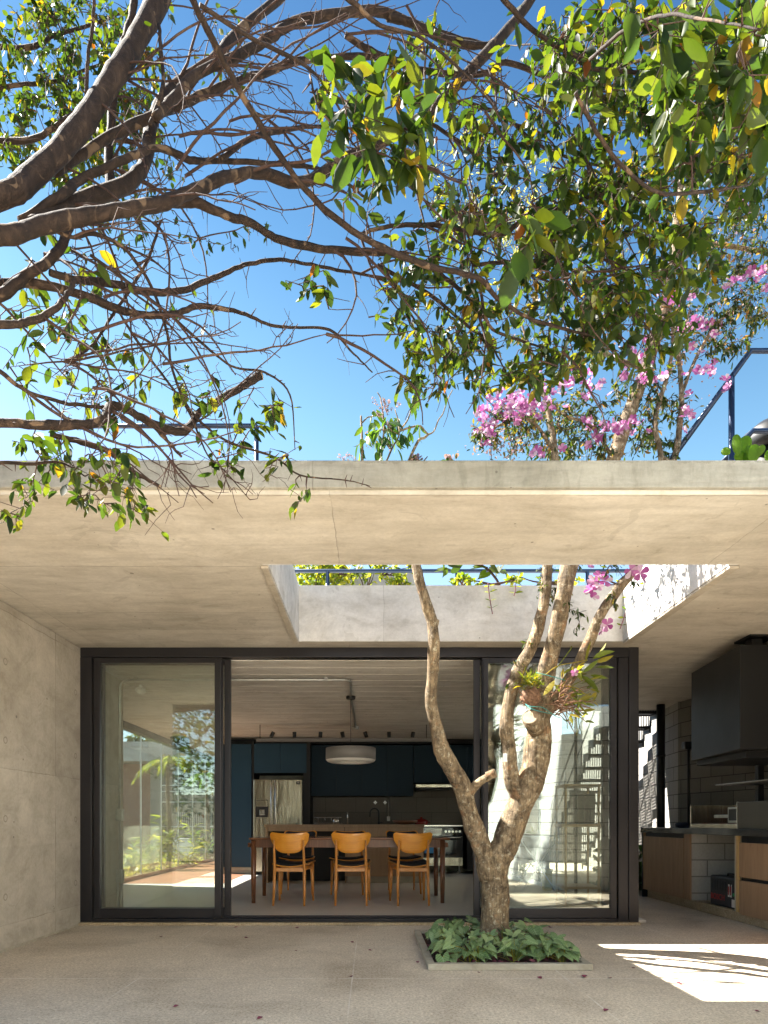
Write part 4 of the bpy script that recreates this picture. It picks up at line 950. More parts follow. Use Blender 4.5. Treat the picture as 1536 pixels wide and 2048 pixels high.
# ================================================================ VEGETATION
def leaf_template(kind):
    if kind == 'oval':
        P = [(0, 0, 0), (0.25, 0.17, .02), (0.25, -0.17, .02), (0.55, 0.20, .01), (0.55, -0.20, .01), (0.82, 0.11, -.04), (0.82, -0.11, -.04), (1, 0, -.10), (0.25, 0, -.045), (0.55, 0, -.065), (0.82, 0, -.085)]
        F = [(0, 8, 1), (0, 2, 8), (1, 8, 9, 3), (2, 4, 9, 8), (3, 9, 10, 5), (4, 6, 10, 9), (5, 10, 7), (6, 7, 10)]
    elif kind == 'lance':
        P = [(0, 0, 0), (0.3, 0.10, .02), (0.3, -0.10, .02), (0.65, 0.10, 0), (0.65, -0.10, 0), (1, 0, -.14), (0.3, 0, -.02), (0.65, 0, -.05)]
        F = [(0, 6, 1), (0, 2, 6), (1, 6, 7, 3), (2, 4, 7, 6), (3, 7, 5), (4, 5, 7)]
    elif kind == 'long':
        P = [(0, 0, 0)]; F = []
        xs_ = [0.15, 0.32, 0.5, 0.68, 0.85]; ws = [0.06, 0.085, 0.09, 0.07, 0.04]
        for i, (x, w_) in enumerate(zip(xs_, ws)): z = -0.35*x**2.2; P += [(x, w_, z+.012), (x, 0, z-.01), (x, -w_, z+.012)]
        P.append((0.97, 0, -0.42))
        F += [(0, 2, 1), (0, 3, 2)]
        for i in range(4): a = 1+3*i; F += [(a, a+1, a+4, a+3), (a+1, a+2, a+5, a+4)]
        F += [(13, 14, 16), (14, 15, 16)]
    elif kind == 'petal':
        P = [(0, 0, 0), (0.35, 0.2, .05), (0.35, -0.2, .05), (0.75, 0.36, .06), (0.75, -0.36, .06), (1, 0.17, .0), (1, -0.17, .0), (0.6, 0, .0)]
        F = [(0, 7, 1), (0, 2, 7), (1, 7, 3), (2, 4, 7), (3, 7, 5), (4, 6, 7), (5, 7, 6)]
    elif kind == 'heart':
        o = [(0.02, 0), (-0.20, 0.13), (-0.27, 0.27), (-0.16, 0.38), (0.05, 0.42), (0.28, 0.36), (0.5, 0.24), (0.72, 0.10), (0.95, 0)]
        P = []; F = []
        for (x, y) in o: P.append((x, y, 0.10*abs(y)-0.10*max(x, 0)**2))
        n0 = len(P)
        mids = [(0.02, 0), (0.04, 0.0), (0.08, 0.0), (0.14, 0.0), (0.22, 0.0), (0.34, 0), (0.52, 0), (0.73, 0), (0.95, 0)]
        for (x, y) in mids: P.append((x, y, -0.035-0.10*max(x, 0)**2))
        for i in range(8): F.append((i, n0+i, n0+i+1, i+1))
        m0 = len(P)
        for (x, y) in o: P.append((x, -y, 0.10*abs(y)-0.10*max(x, 0)**2))
        for i in range(8): F.append((m0+i, m0+i+1, n0+i+1, n0+i))
    return np.array(P, float), F

def norm(a): return a/np.maximum(np.linalg.norm(a, axis=-1, keepdims=True), 1e-9)
def leaves(name, pos, dirs, size, kind, m, parent=None, up=None, wid=None, rollj=0.6):
    pos = np.array(pos, float); dirs = norm(np.array(dirs, float)); size = np.array(size, float)
    N = len(pos); P, F = leaf_template(kind)
    if up is None: up = np.tile((0, 0, 1.0), (N, 1))
    up = up+nr.normal(0, rollj, (N, 3))
    y = norm(np.cross(up, dirs)); z = np.cross(dirs, y)
    if wid is None: wid = nr.uniform(0.85, 1.4, N)
    curl = nr.uniform(-0.8, 3.2, N)
    V = (pos[:, None]+dirs[:, None]*(P[None, :, 0:1]*size[:, None, None])+y[:, None]*(P[None, :, 1:2]*(size*wid)[:, None, None])
         + z[:, None]*(P[None, :, 2:3]*(size*curl)[:, None, None] if kind in ('oval', 'lance') else P[None, :, 2:3]*size[:, None, None]))
    if parent is not None: V = V-np.array(ORG.get(parent.name, (0, 0, 0)))
    K = len(P); me = bpy.data.meshes.new(name)
    li = np.concatenate([np.array(f) for f in F]); cnt = np.array([len(f) for f in F]); L = len(li)
    allv = (li[None]+np.arange(N)[:, None]*K).ravel()
    tot = np.tile(cnt, N); start = np.concatenate([[0], np.cumsum(tot)[:-1]])
    me.vertices.add(N*K); me.vertices.foreach_set('co', V.astype(np.float32).ravel())
    me.loops.add(len(allv)); me.loops.foreach_set('vertex_index', allv.astype(np.int32))
    me.polygons.add(len(tot)); me.polygons.foreach_set('loop_start', start.astype(np.int32)); me.polygons.foreach_set('loop_total', tot.astype(np.int32))
    me.polygons.foreach_set('use_smooth', np.ones(len(tot), bool))
    if kind == 'heart':
        uvl = me.uv_layers.new(name='uv'); uvp = P[:, :2][li]; uvl.data.foreach_set('uv', np.tile(uvp, (N, 1)).astype(np.float32).ravel())
    me.update(calc_edges=True); me.validate()
    me.materials.append(MATS[m]); o = bpy.data.objects.new(name, me); C.objects.link(o)
    if parent is not None: o.parent = parent; ORG[o.name] = ORG.get(parent.name, (0, 0, 0))
    return o

def catmull(P, step=6):
    P = [Vector(p) for p in P]; out = []
    Q = [P[0]*2-P[1]]+P+[P[-1]*2-P[-2]]
    for i in range(1, len(Q)-2):
        for k in range(step):
            t = k/step; a, b_, c_, d_ = Q[i-1], Q[i], Q[i+1], Q[i+2]
            out.append(0.5*((2*b_)+(c_-a)*t+(2*a-5*b_+4*c_-d_)*t*t+(3*b_-a-3*c_+d_)*t*t*t))
    out.append(P[-1]); return out

class Tree:
    def __init__(s): s.P = np.zeros((40000, 3)); s.n = 0; s.limb = MB(); s.twig = MB(); s.lp = []; s.ld = []; s.ls = []
    def push(s, pts):
        for p in pts:
            if s.n < len(s.P): s.P[s.n] = p; s.n += 1
    def branch(s, pts, Ys, ws, n=10, bark_j=0.06, mb=None, seed=True):
        """pts: photo pixels, Ys: depth at first/last (or list), ws: pixel widths (first..last or list)"""
        k = len(pts)
        if len(Ys) != k: Ys = [Ys[0]+(Ys[-1]-Ys[0])*i/(k-1) for i in range(k)]
        if len(ws) != k: ws = [ws[0]+(ws[-1]-ws[0])*i/(k-1) for i in range(k)]
        p3 = [W(a, b_, y) for (a, b_), y in zip(pts, Ys)]
        r3 = [w_*y/FP/2 for w_, y in zip(ws, Ys)]
        path = catmull(p3, 6); rad = []
        for i in range(len(path)):
            f = i/6; j = min(int(f), k-2); rr_ = r3[j]+(r3[j+1]-r3[j])*(f-j)
            rad.append(rr_*(1+rng.uniform(-bark_j, bark_j)*0.35+0.045*sin(i*0.55+ws[0])+0.03*sin(i*0.23)))
        wob = min(0.0022, r3[-1]*0.5)
        path = [p+Vector((rng.uniform(-wob, wob), rng.uniform(-wob, wob), rng.uniform(-wob, wob))) for p in path]
        (mb or s.limb).tube(path, rad, n)
        if seed: s.push(path[3:])
        return path
    def spurs(s, path, cnt, ln=0.025, r=0.0022):
        for _ in range(cnt):
            i = rng.randrange(1, len(path)-1); p = path[i]; d = (path[i+1]-path[i-1]).normalized()
            q = Vector((rng.uniform(-1, 1), rng.uniform(-1, 1), rng.uniform(-1, 1))); q = (q-d*q.dot(d)).normalized()
            s.twig.tube([p, p+(q+d*0.4)*ln*rng.uniform(0.5, 1.6)], [r*1.4, r*0.5], 4, False)
    def grow(s, target, r0=0.003, droop=0.05, nleaf=8, lsize=0.065, spread=0.8, gen=0):
        P = s.P[:s.n]; t = np.array(target); d2 = ((P-t)**2).sum(1)
        i = int(d2.argmin()); a = Vector(P[i]); b_ = Vector(target); L = (b_-a).length
        if L < 0.01: return
        mid = (a+b_)*0.5+Vector((rng.gauss(0, .10), rng.gauss(0, .10), rng.gauss(0, .06)))*L+Vector((0, 0, 0.12*L))
        nseg = max(3, min(10, int(L/0.05)))
        path = []
        for k in range(nseg+1):
            u = k/nseg; p = a*(1-u)**2+mid*2*u*(1-u)+b_*u*u
            p = p+Vector((rng.gauss(0, 1), rng.gauss(0, 1), rng.gauss(0, 1)))*0.006*(k > 0)
            path.append(p)
        rr_ = r0*(1+L*1.2)
        s.twig.tube(path, [rr_*(1-0.7*k/nseg) for k in range(nseg+1)], 5, False)
        s.push(path[1:])
        # short side sprays carrying the leaves
        for k in range(nleaf):
            u = 0.35+0.65*(k+rng.random())/nleaf; j = min(int(u*nseg), nseg-1); p = path[j].lerp(path[j+1], u*nseg-j)
            if rng.random() < 0.45:
                q = p+Vector((rng.gauss(0, 1), rng.gauss(0, 1), rng.gauss(-0.3, .8)))*0.045*spread
                s.twig.tube([p, q], [0.0016, 0.0009], 4, False); p = q
            ax = (path[j+1]-path[j]).normalized()
            d = ax*0.5+Vector((rng.gauss(0, .6), rng.gauss(0, .6), rng.gauss(-0.7, .5)))
            s.lp.append(tuple(p)); s.ld.append(tuple(d)); s.ls.append(lsize*rng.uniform(0.45, 1.25))
    def cloud(s, c, rx, ry, Y0, Y1, cnt, lsize, nleaf=8, r0=0.0028, spread=0.8):
        T = []
        while len(T) < cnt:
            a, b_ = rng.uniform(-1, 1), rng.uniform(-1, 1)
            if a*a+b_*b_ > 1: continue
            T.append(W(c[0]+a*rx, c[1]+b_*ry, rng.uniform(Y0, Y1)))
        P = s.P[:s.n]
        T.sort(key=lambda q: ((P-np.array(q))**2).sum(1).min())
        for q in T: s.grow(q, r0, nleaf=max(1, int(rng.gauss(nleaf, nleaf*0.35))), lsize=lsize, spread=spread)

# ---------------------------------------------------------------- A: overhanging tree
TA = Tree()
base = thing('overhanging_tree', (-4.9, 1.2, 0), 'large tree with flaking bark whose limbs arch over the patio from the left', 'tree')
limbs = [
 ([(-700, 335), (-480, 420), (-200, 430), (0, 395), (60, 355), (120, 300), (170, 240), (215, 170), (255, 110), (290, 50), (322, -10), (350, -80)], (1.9, 2.75), [150, 110, 82, 66, 62, 60, 58, 58, 58, 58, 56, 52]),
 ([(-660, 350), (-300, 470), (0, 470), (60, 458), (140, 438), (250, 420), (330, 405), (400, 375), (460, 352), (520, 345), (590, 365), (640, 350), (700, 310), (768, 282), (868, 215), (958, 122), (1028, 45), (1080, -30)], (1.8, 3.1), [95, 70, 50, 48, 42, 34, 32, 30, 28, 27, 26, 26, 25, 25, 25, 25, 25, 24]),
 ([(335, 405), (390, 405), (450, 430), (500, 445), (550, 475), (625, 495), (700, 503), (765, 505), (830, 520), (880, 548), (935, 595), (980, 650)], (2.35, 2.9), [24, 22, 19, 18, 17, 17, 16, 15, 13, 11, 8, 5]),
 ([(60, 452), (110, 425), (160, 402), (250, 370), (290, 325), (300, 262), (320, 205), (350, 170), (430, 115), (475, 65), (548, 5), (600, -50)], (2.2, 3.2), [40, 42, 40, 38, 34, 32, 28, 26, 25, 24, 23, 20]),
 ([(110, 345), (150, 318), (225, 270), (300, 235), (370, 205), (450, 172), (530, 145), (600, 122), (700, 113), (790, 120), (850, 150)], (2.3, 3.2), [22, 24, 22, 21, 20, 18, 16, 14, 13, 12, 9]),
 ([(310, 235), (345, 200), (400, 145), (475, 112), (540, 75), (600, 42), (700, 25), (768, 25), (830, 50), (900, 76), (975, 92)], (2.5, 3.2), [20, 22, 24, 24, 22, 20, 20, 19, 18, 16, 12]),
 ([(372, -30), (400, 30), (430, 88), (470, 165), (540, 282), (600, 366), (675, 440), (765, 495), (860, 532), (958, 557), (993, 595), (1068, 640), (1168, 668), (1218, 690), (1250, 732)], (1.7, 2.8), [17, 16, 16, 15, 15, 14, 14, 15, 14, 12, 10, 8, 6, 5, 4]),
 ([(400, 10), (500, 75), (600, 125), (645, 165), (680, 222), (705, 290)], (1.8, 2.3), [10, 9, 8, 7, 5, 3]),
 ([(40, 442), (130, 385), (160, 360), (250, 318), (320, 296), (380, 320), (430, 322), (560, 328), (650, 342), (740, 400)], (2.2, 2.9), [20, 20, 20, 18, 16, 15, 13, 11, 9, 5]),
 ([(318, 50), (322, 110), (326, 172), (300, 250)], (2.6, 2.5), [8, 9, 10, 11]),
 ([(188, -20), (186, 50), (175, 120), (172, 195)], (2.3, 2.4), [8, 8, 9, 10]),
 ([(270, -20), (262, 40), (245, 95), (232, 160), (225, 215), (218, 330), (228, 400)], (2.7, 2.6), [18, 18, 17, 18, 20, 22, 22]),
 ([(440, 318), (500, 277), (550, 265), (600, 256), (670, 250)], (2.6, 3.0), [13, 12, 11, 9, 5]),
 ([(-120, 640), (0, 590), (50, 552), (100, 520), (130, 478), (142, 430)], (2.1, 2.3), [30, 28, 26, 24, 22, 22]),
 ([(-160, 560), (0, 568), (60, 565), (165, 590), (240, 620), (290, 630), (350, 628), (400, 612), (480, 625), (540, 650), (590, 655), (660, 660), (700, 700), (745, 745)], (2.1, 2.9), [28, 24, 22, 20, 18, 16, 14, 13, 9, 7, 6, 6, 5, 3]),
 ([(100, 545), (150, 560), (190, 563), (240, 570), (290, 582), (360, 582), (425, 557), (490, 530), (550, 520), (600, 525), (675, 540), (765, 560), (820, 600)], (2.2, 3.0), [16, 17, 18, 18, 17, 15, 12, 10, 9, 8, 7, 6, 4]),
 ([(-150, 660), (0, 650), (50, 645), (100, 625), (130, 595), (150, 560)], (2.0, 2.2), [22, 18, 17, 16, 14, 10]),
 ([(-160, 850), (0, 845), (100, 850), (195, 845), (220, 815), (250, 818), (300, 845), (340, 860), (372, 860), (400, 825), (450, 793), (490, 770), (520, 750)], (2.1, 2.75), [26, 23, 22, 24, 22, 18, 18, 20, 20, 17, 16, 17, 20]),
 ([(100, 868), (175, 888), (220, 905), (262, 940), (318, 972)], (2.4, 2.7), [13, 14, 13, 11, 9]),
 ([(305, 850), (340, 888), (363, 913)], (2.6, 2.7), [9, 8, 6]),
 ([(-60, 720), (0, 745), (50, 780), (125, 805), (200, 815), (235, 815)], (2.1, 2.4), [12, 11, 10, 9, 9, 9]),
 ([(95, 455), (145, 475), (185, 467), (240, 490), (280, 535), (310, 590), (335, 670), (345, 740), (380, 820), (450, 880), (550, 915), (600, 950), (690, 960), (740, 972)], (2.1, 2.8), [9, 9, 10, 9, 8, 8, 7, 7, 7, 6, 5, 4, 3, 2]),
 ([(235, 620), (280, 690), (340, 770), (380, 828), (415, 910), (450, 942), (500, 1000)], (2.3, 2.7), [6, 6, 6, 6, 4, 3, 2]),
 ([(322, 440), (290, 530), (225, 630), (180, 695), (130, 722)], (2.4, 2.4), [6, 7, 7, 6, 5]),
 ([(180, 510), (250, 560), (340, 630), (420, 700), (470, 735), (530, 745), (580, 790), (590, 900)], (2.2, 2.8), [7, 7, 7, 6, 5, 5, 4, 2]),
 ([(-80, 940), (0, 925), (60, 928), (120, 925), (170, 952)], (2.1, 2.5), [9, 9, 8, 6, 3]),
 ([(1150, 185), (1193, 265), (1243, 330), (1318, 385), (1418, 382), (1500, 370)], (1.9, 2.3), [9, 10, 9, 8, 7, 4]),
 ([(690, 70), (768, 115), (868, 145), (968, 147), (1010, 125), (1100, 150), (1200, 130), (1300, 120)], (3.0, 3.4), [14, 13, 13, 12, 12, 10, 8, 5]),
 ([(775, 35), (813, 42), (893, 80), (958, 92), (990, 84)], (3.0, 3.1), [16, 18, 17, 15, 12]),
 ([(980, -40), (1008, 0), (1078, 70), (1158, 115), (1198, 140), (1368, 150), (1450, 190)], (2.0, 2.4), [12, 11, 10, 10, 9, 6, 3]),
 ([(880, 190), (903, 200), (968, 215), (1018, 240), (1078, 290), (1168, 325), (1250, 330), (1330, 300)], (3.0, 3.2), [10, 9, 8, 8, 7, 6, 6, 3]),
 ([(840, 235), (853, 242), (933, 295), (1008, 370), (1048, 425), (1088, 468)], (3.0, 3.0), [9, 8, 8, 7, 6, 4]),
 ([(1290, 360), (1198, 387), (1118, 415), (1048, 435), (998, 470), (868, 450), (768, 455), (720, 470)], (2.7, 2.7), [5, 9, 10, 11, 12, 10, 9, 7]),
 ([(755, 530), (800, 555), (868, 595), (933, 650), (978, 686), (1010, 740)], (2.7, 2.8), [9, 9, 8, 7, 6, 3]),
 ([(958, 565), (978, 650), (1038, 680), (1100, 700)], (2.6, 2.8), [7, 7, 6, 3]),
 ([(950, 530), (1008, 525), (1118, 525), (1193, 575), (1318, 585), (1400, 560)], (2.6, 2.9), [8, 8, 7, 6, 5, 3]),
 ([(1180, 120), (1250, 60), (1330, 30), (1420, 40), (1520, 60)], (1.8, 1.3), [8, 8, 7, 6, 5]),
 ([(640, -30), (700, 0), (760, 50), (850, 80), (960, 180), (1010, 250)], (1.7, 1.9), [12, 11, 9, 7, 5, 3]),
 ([(620, 150), (640, 220), (700, 280), (745, 350), (735, 420)], (1.9, 1.9), [5, 5, 4, 3, 2]),
 ([(-40, 90), (60, 95), (110, 70), (180, 50), (260, 20)], (4.0, 4.2), [12, 11, 9, 7, 5]),
 ([(-40, 280), (60, 280), (130, 240), (200, 190), (230, 165)], (3.8, 3.6), [14, 13, 12, 11, 11]),
 ([(-40, 180), (40, 170), (120, 160), (200, 130), (300, 120)], (4.1, 4.3), [10, 9, 8, 6, 4]),
]
for pts, Ys, ws in limbs:
    ws = [w_*(0.68 if w_ > 45 else 0.74 if w_ > 22 else 0.82) for w_ in ws]
    path = TA.branch(pts, Ys, ws, n=14 if max(ws) > 18 else 8)
    if max(ws) < 26: TA.spurs(path, len(path)//3)
# long thin arching side branches and their twigs
def arch(T, px, py, ang, L, Y, r0, curve=0.0, twigs=5):
    P = T.P[:T.n]; t0 = W(px, py, Y); i = int(((P-np.array(t0))**2).sum(1).argmin()); p = Vector(P[i])
    a = ang; el = rng.uniform(-.25, .25); path = [p.copy()]; ns = max(6, int(L/0.05)); cv = curve*1.6+rng.gauss(0, .7)
    for k in range(ns):
        a += cv/ns+rng.gauss(0, .12); el += rng.gauss(0, .06)
        d = Vector((cos(a)*cos(el), sin(el), sin(a)*cos(el))); p = p+d*(L/ns)
        if CY-(p.z-H)*FP/p.y > 1010: break
        path.append(p.copy())
    ns = len(path)-1
    if ns < 4: return
    T.twig.tube(path, [r0*(1-.78*k/ns)+.0007 for k in range(ns+1)], 6, False); T.push(path[2:])
    for _ in range(twigs):
        k = rng.randrange(ns//4, ns); q = path[k]; aa = a+rng.choice((-1, 1))*rng.uniform(.5, 1.1); tp_ = [q]
        for m_ in range(rng.randint(2, 5)):
            aa += rng.gauss(0, .3); tp_.append(tp_[-1]+Vector((cos(aa), rng.gauss(0, .4), sin(aa)))*rng.uniform(.025, .05))
        T.twig.tube(tp_, [.0019*(1-.13*m_) for m_ in range(len(tp_))], 4, False); T.push(tp_[1:])
    T.spurs(path, ns//2, .014, .0015)
for _ in range(36): arch(TA, rng.uniform(-60, 330), rng.uniform(420, 860), rng.uniform(-.9, .35), rng.uniform(.35, .85), rng.uniform(2.1, 2.7), rng.uniform(.003, .0055), -.5, 5)
for _ in range(46): arch(TA, rng.uniform(0, 620), rng.uniform(0, 380), rng.uniform(-.3, 1.2), rng.uniform(.35, .9), rng.uniform(2.4, 3.1), rng.uniform(.003, .006), -.5, 4)
for _ in range(54): arch(TA, rng.uniform(650, 1250), rng.uniform(40, 640), rng.uniform(-1.2, .6), rng.uniform(.3, .8), rng.uniform(2.4, 3.1), rng.uniform(.003, .0055), -.6, 4)
# trunk outside the frame that the limbs join
trunk = B(); tp = catmull([Vector((-4.9, 1.2, -0.05)), Vector((-4.85, 1.22, 1.0)), Vector((-4.6, 1.35, 2.1)), Vector((-3.9, 1.6, 2.85)), Vector((-2.9, 1.8, 3.02)), W(-700, 340, 1.9), W(-560, 385, 1.95)], 5)
trunk.tube(tp, [0.24-0.17*i/(len(tp)-1) for i in range(len(tp))], 14)
trunk.build('trunk', 'smooth_bark', base, smooth=True)
clouds_A = [
 ((130, 170), 185, 200, 3.7, 4.5, 300, .056, 10), ((250, 330), 110, 160, 3.6, 4.2, 80, .052, 8), ((420, 470), 140, 60, 3.4, 3.8, 9, .05, 5), ((420, 110), 90, 110, 3.6, 4.1, 14, .052, 4),
 ((690, 190), 75, 110, 1.75, 2.0, 12, .078, 7), ((800, 260), 80, 100, 1.7, 2.0, 13, .080, 6), ((740, 350), 70, 70, 2.1, 2.4, 10, .070, 6),
 ((1000, 160), 260, 150, 2.3, 3.4, 80, .057, 7), ((1290, 110), 240, 130, 2.0, 3.3, 150, .058, 9), ((1440, 130), 130, 180, 1.6, 2.3, 60, .078, 9), ((1400, 240), 150, 120, 2.4, 3.4, 90, .057, 9),
 ((1060, 350), 230, 120, 2.3, 3.2, 90, .057, 7), ((1330, 330), 210, 150, 2.2, 3.2, 130, .057, 8),
 ((980, 480), 200, 90, 2.5, 3.1, 75, .057, 7), ((1230, 520), 220, 110, 2.3, 3.1, 120, .058, 8),
 ((880, 620), 130, 95, 2.5, 3.0, 42, .057, 7), ((1060, 670), 190, 90, 2.5, 3.1, 75, .055, 7), ((1260, 660), 120, 80, 2.5, 3.0, 36, .062, 7),
 ((860, 745), 60, 40, 2.6, 2.9, 9, .062, 7), ((1000, 750), 150, 50, 2.6, 3.0, 20, .060, 6), ((1030, 450), 70, 60, 1.5, 1.75, 6, .082, 6),
 ((110, 580), 110, 120, 2.1, 2.6, 17, .062, 5), ((150, 760), 150, 130, 2.2, 2.7, 26, .060, 5), ((120, 930), 150, 60, 2.2, 2.8, 18, .058, 6), ((230, 1000), 90, 40, 2.4, 2.8, 11, .056, 7),
 ((500, 890), 90, 60, 2.4, 2.8, 10, .055, 6), ((560, 780), 30, 60, 2.5, 2.8, 4, .055, 5), ((380, 800), 110, 50, 2.3, 2.7, 9, .055, 5), ((590, 990), 30, 22, 2.6, 2.8, 3, .055, 5), ((300, 700), 100, 90, 2.3, 2.7, 6, .05, 4),
 ((620, 540), 60, 50, 2.6, 2.9, 6, .058, 5), ((30, 1010), 40, 30, 2.3, 2.6, 5, .055, 6), ((420, 640), 60, 40, 2.5, 2.8, 3, .05, 3), ((350, 150), 150, 120, 2.6, 3.0, 8, .05, 2),
]
for c_, rx_, ry_, a_, b_, cnt, ls, nl in clouds_A:
    TA.cloud(c_, rx_, ry_, a_, b_, cnt, ls, nl)
# bare fine twigs
TA_save = (list(TA.lp), list(TA.ld), list(TA.ls))
for c_, rx_, ry_, a_, b_, cnt in [((150, 700), 170, 190, 2.2, 2.7, 45), ((420, 690), 130, 120, 2.4, 2.8, 28), ((500, 930), 110, 60, 2.5, 2.8, 18), ((150, 200), 180, 180, 2.8, 4.0, 60), ((450, 120), 150, 120, 2.6, 3.2, 30), ((1100, 350), 380, 300, 2.4, 3.2, 70), ((560, 250), 100, 80, 2.4, 3.0, 10)]:
    TA.cloud(c_, rx_, ry_, a_, b_, cnt, .05, 1, r0=0.0018)
TA.lp, TA.ld, TA.ls = TA_save
TA.limb.build('limbs', 'smooth_bark', base, smooth=True)
TA.twig.build('twigs', 'twig_bark', base, smooth=True)
leaves('foliage', TA.lp, TA.ld, TA.ls, 'oval', 'tree_leaf', base)
for (px, py, Y) in ((520, 750, 2.75), (318, 973, 2.7)):
    c = W(px, py, Y); d = Vector((0.55, 0.1, 0.35)) if py < 800 else Vector((0.5, 0.1, -0.3)); r_ = (20 if py < 800 else 9)*Y/FP/2
    B().cyl(c+d.normalized()*0.001, c+d.normalized()*0.004, r_*1.0, r_*0.96, 14).build('sawn_end', 'cut_wood', base)

# ---------------------------------------------------------------- B: flowering tree in the pit
TB = Tree()
_br = TB.branch
TB.branch = lambda pts, Ys, ws, **k: _br(pts, Ys, [w_*0.88 for w_ in ws], **k)
rbase = thing('flowering_tree', (1.01, 5.3, 0.02), 'tree with pink flowers rising from the pit through the skylight', 'tree')
trunk = B()
TB.branch([(1008, 1912), (991, 1886), (989, 1850), (991, 1800), (990, 1750), (996, 1715), (1010, 1690), (1022, 1655), (1040, 1610), (1058, 1570), (1070, 1530), (1077, 1480), (1078, 1440), (1074, 1418)], [5.3]*11+[5.28, 5.25, 5.22],
          [104, 76, 66, 63, 60, 60, 62, 60, 60, 60, 60, 56, 54, 40], n=20, mb=trunk, seed=False, bark_j=0.05)
TB.branch([(978, 1760), (966, 1700), (950, 1660), (938, 1625), (925, 1575), (903, 1535), (884, 1500), (872, 1450), (862, 1400), (866, 1340), (868, 1290), (864, 1245), (852, 1205), (840, 1165), (833, 1134), (826, 1095)], [5.28, 5.27, 5.26, 5.24, 5.2, 5.15, 5.12, 5.1, 5.05, 5.0, 4.95, 4.95, 4.92, 4.9, 4.9, 4.9],
          [44, 44, 44, 42, 42, 40, 36, 30, 27, 28, 26, 25, 25, 23, 22, 14], n=16, mb=trunk, seed=False, bark_j=0.07)
TB.branch([(937, 1590), (950, 1572), (966, 1560), (987, 1548)], [5.2, 5.18, 5.14, 5.1], [20, 20, 18, 17], n=12, mb=trunk, seed=False)
TB.branch([(866, 1262), (872, 1250), (875, 1238)], [4.95]*3, [16, 12, 8], n=10, mb=trunk, seed=False)
TB.branch([(1040, 1600), (1024, 1560), (1018, 1500), (1013, 1451), (1022, 1385), (1041, 1334), (1066, 1287), (1080, 1240), (1090, 1194), (1095, 1135), (1104, 1060), (1112, 985), (1110, 915), (1100, 840), (1075, 740), (1040, 640)], [5.27, 5.25, 5.22, 5.2, 5.2, 5.2, 5.2, 5.2, 5.2, 5.2, 5.15, 5.05, 5.0, 5.0, 5.0, 5.0],
          [34, 33, 32, 31, 30, 29, 27, 26, 25, 23, 20, 18, 16, 13, 9, 4], n=14, mb=trunk)
TB.branch([(1076, 1450), (1085, 1395), (1094, 1340), (1106, 1290), (1118, 1240), (1127, 1190), (1138, 1134), (1165, 1040), (1205, 965), (1228, 915), (1256, 832), (1290, 742), (1320, 642), (1345, 540), (1355, 440), (1362, 340), (1350, 240)], [5.22, 5.18, 5.12, 5.05, 5.0, 4.95, 4.95, 4.95, 5.0, 5.0, 5.0, 5.0, 5.0, 5.0, 5.05, 5.1, 5.1],
          [44, 42, 40, 38, 37, 37, 36, 35, 34, 33, 30, 28, 26, 22, 18, 12, 6], n=16, mb=trunk)
TB.branch([(1085, 1440), (1115, 1395), (1150, 1340), (1178, 1285), (1200, 1232), (1238, 1175), (1268, 1138), (1290, 1075), (1312, 985), (1322, 915), (1310, 840), (1338, 740), (1345, 660), (1330, 560)], [5.2, 5.15, 5.1, 5.05, 5.0, 4.95, 4.92, 4.9, 4.9, 4.9, 4.92, 5.0, 5.0, 5.0],
          [26, 26, 25, 25, 24, 22, 20, 16, 14, 12, 10, 9, 7, 4], n=14, mb=trunk)
TB.branch([(1150, 1130), (1163, 1108), (1172, 1092)], [4.95, 4.93, 4.9], [14, 12, 10], n=10, mb=trunk, seed=False)
TB.branch([(1322, 915), (1348, 920), (1362, 830), (1362, 760), (1358, 700), (1380, 620)], [4.9, 4.9, 4.95, 5.0, 5.0, 5.0], [10, 13, 12, 11, 9, 5], n=10, mb=trunk)
TB.branch([(1360, 800), (1390, 720), (1440, 640), (1500, 600)], [5.0, 5.0, 5.0, 5.1], [7, 7, 6, 4], n=8, mb=trunk)
TB.branch([(1345, 530), (1420, 490), (1536, 505), (1620, 500)], [5.0, 5.1, 5.2, 5.2], [12, 10, 9, 7], n=8, mb=trunk)
TB.branch([(1290, 740), (1200, 700), (1130, 620), (1080, 500), (1040, 400)], [5.0, 5.1, 5.2, 5.3, 5.4], [12, 10, 8, 6, 3], n=8, mb=trunk)
TB.branch([(1110, 905), (1060, 840), (1000, 850), (975, 880)], [5.0, 4.9, 4.85, 4.85], [9, 7, 5, 3], n=8, mb=trunk)
TB.branch([(1225, 915), (1180, 850), (1130, 830), (1080, 790)], [5.0, 4.9, 4.85, 4.8], [9, 7, 5, 3], n=8, mb=trunk)
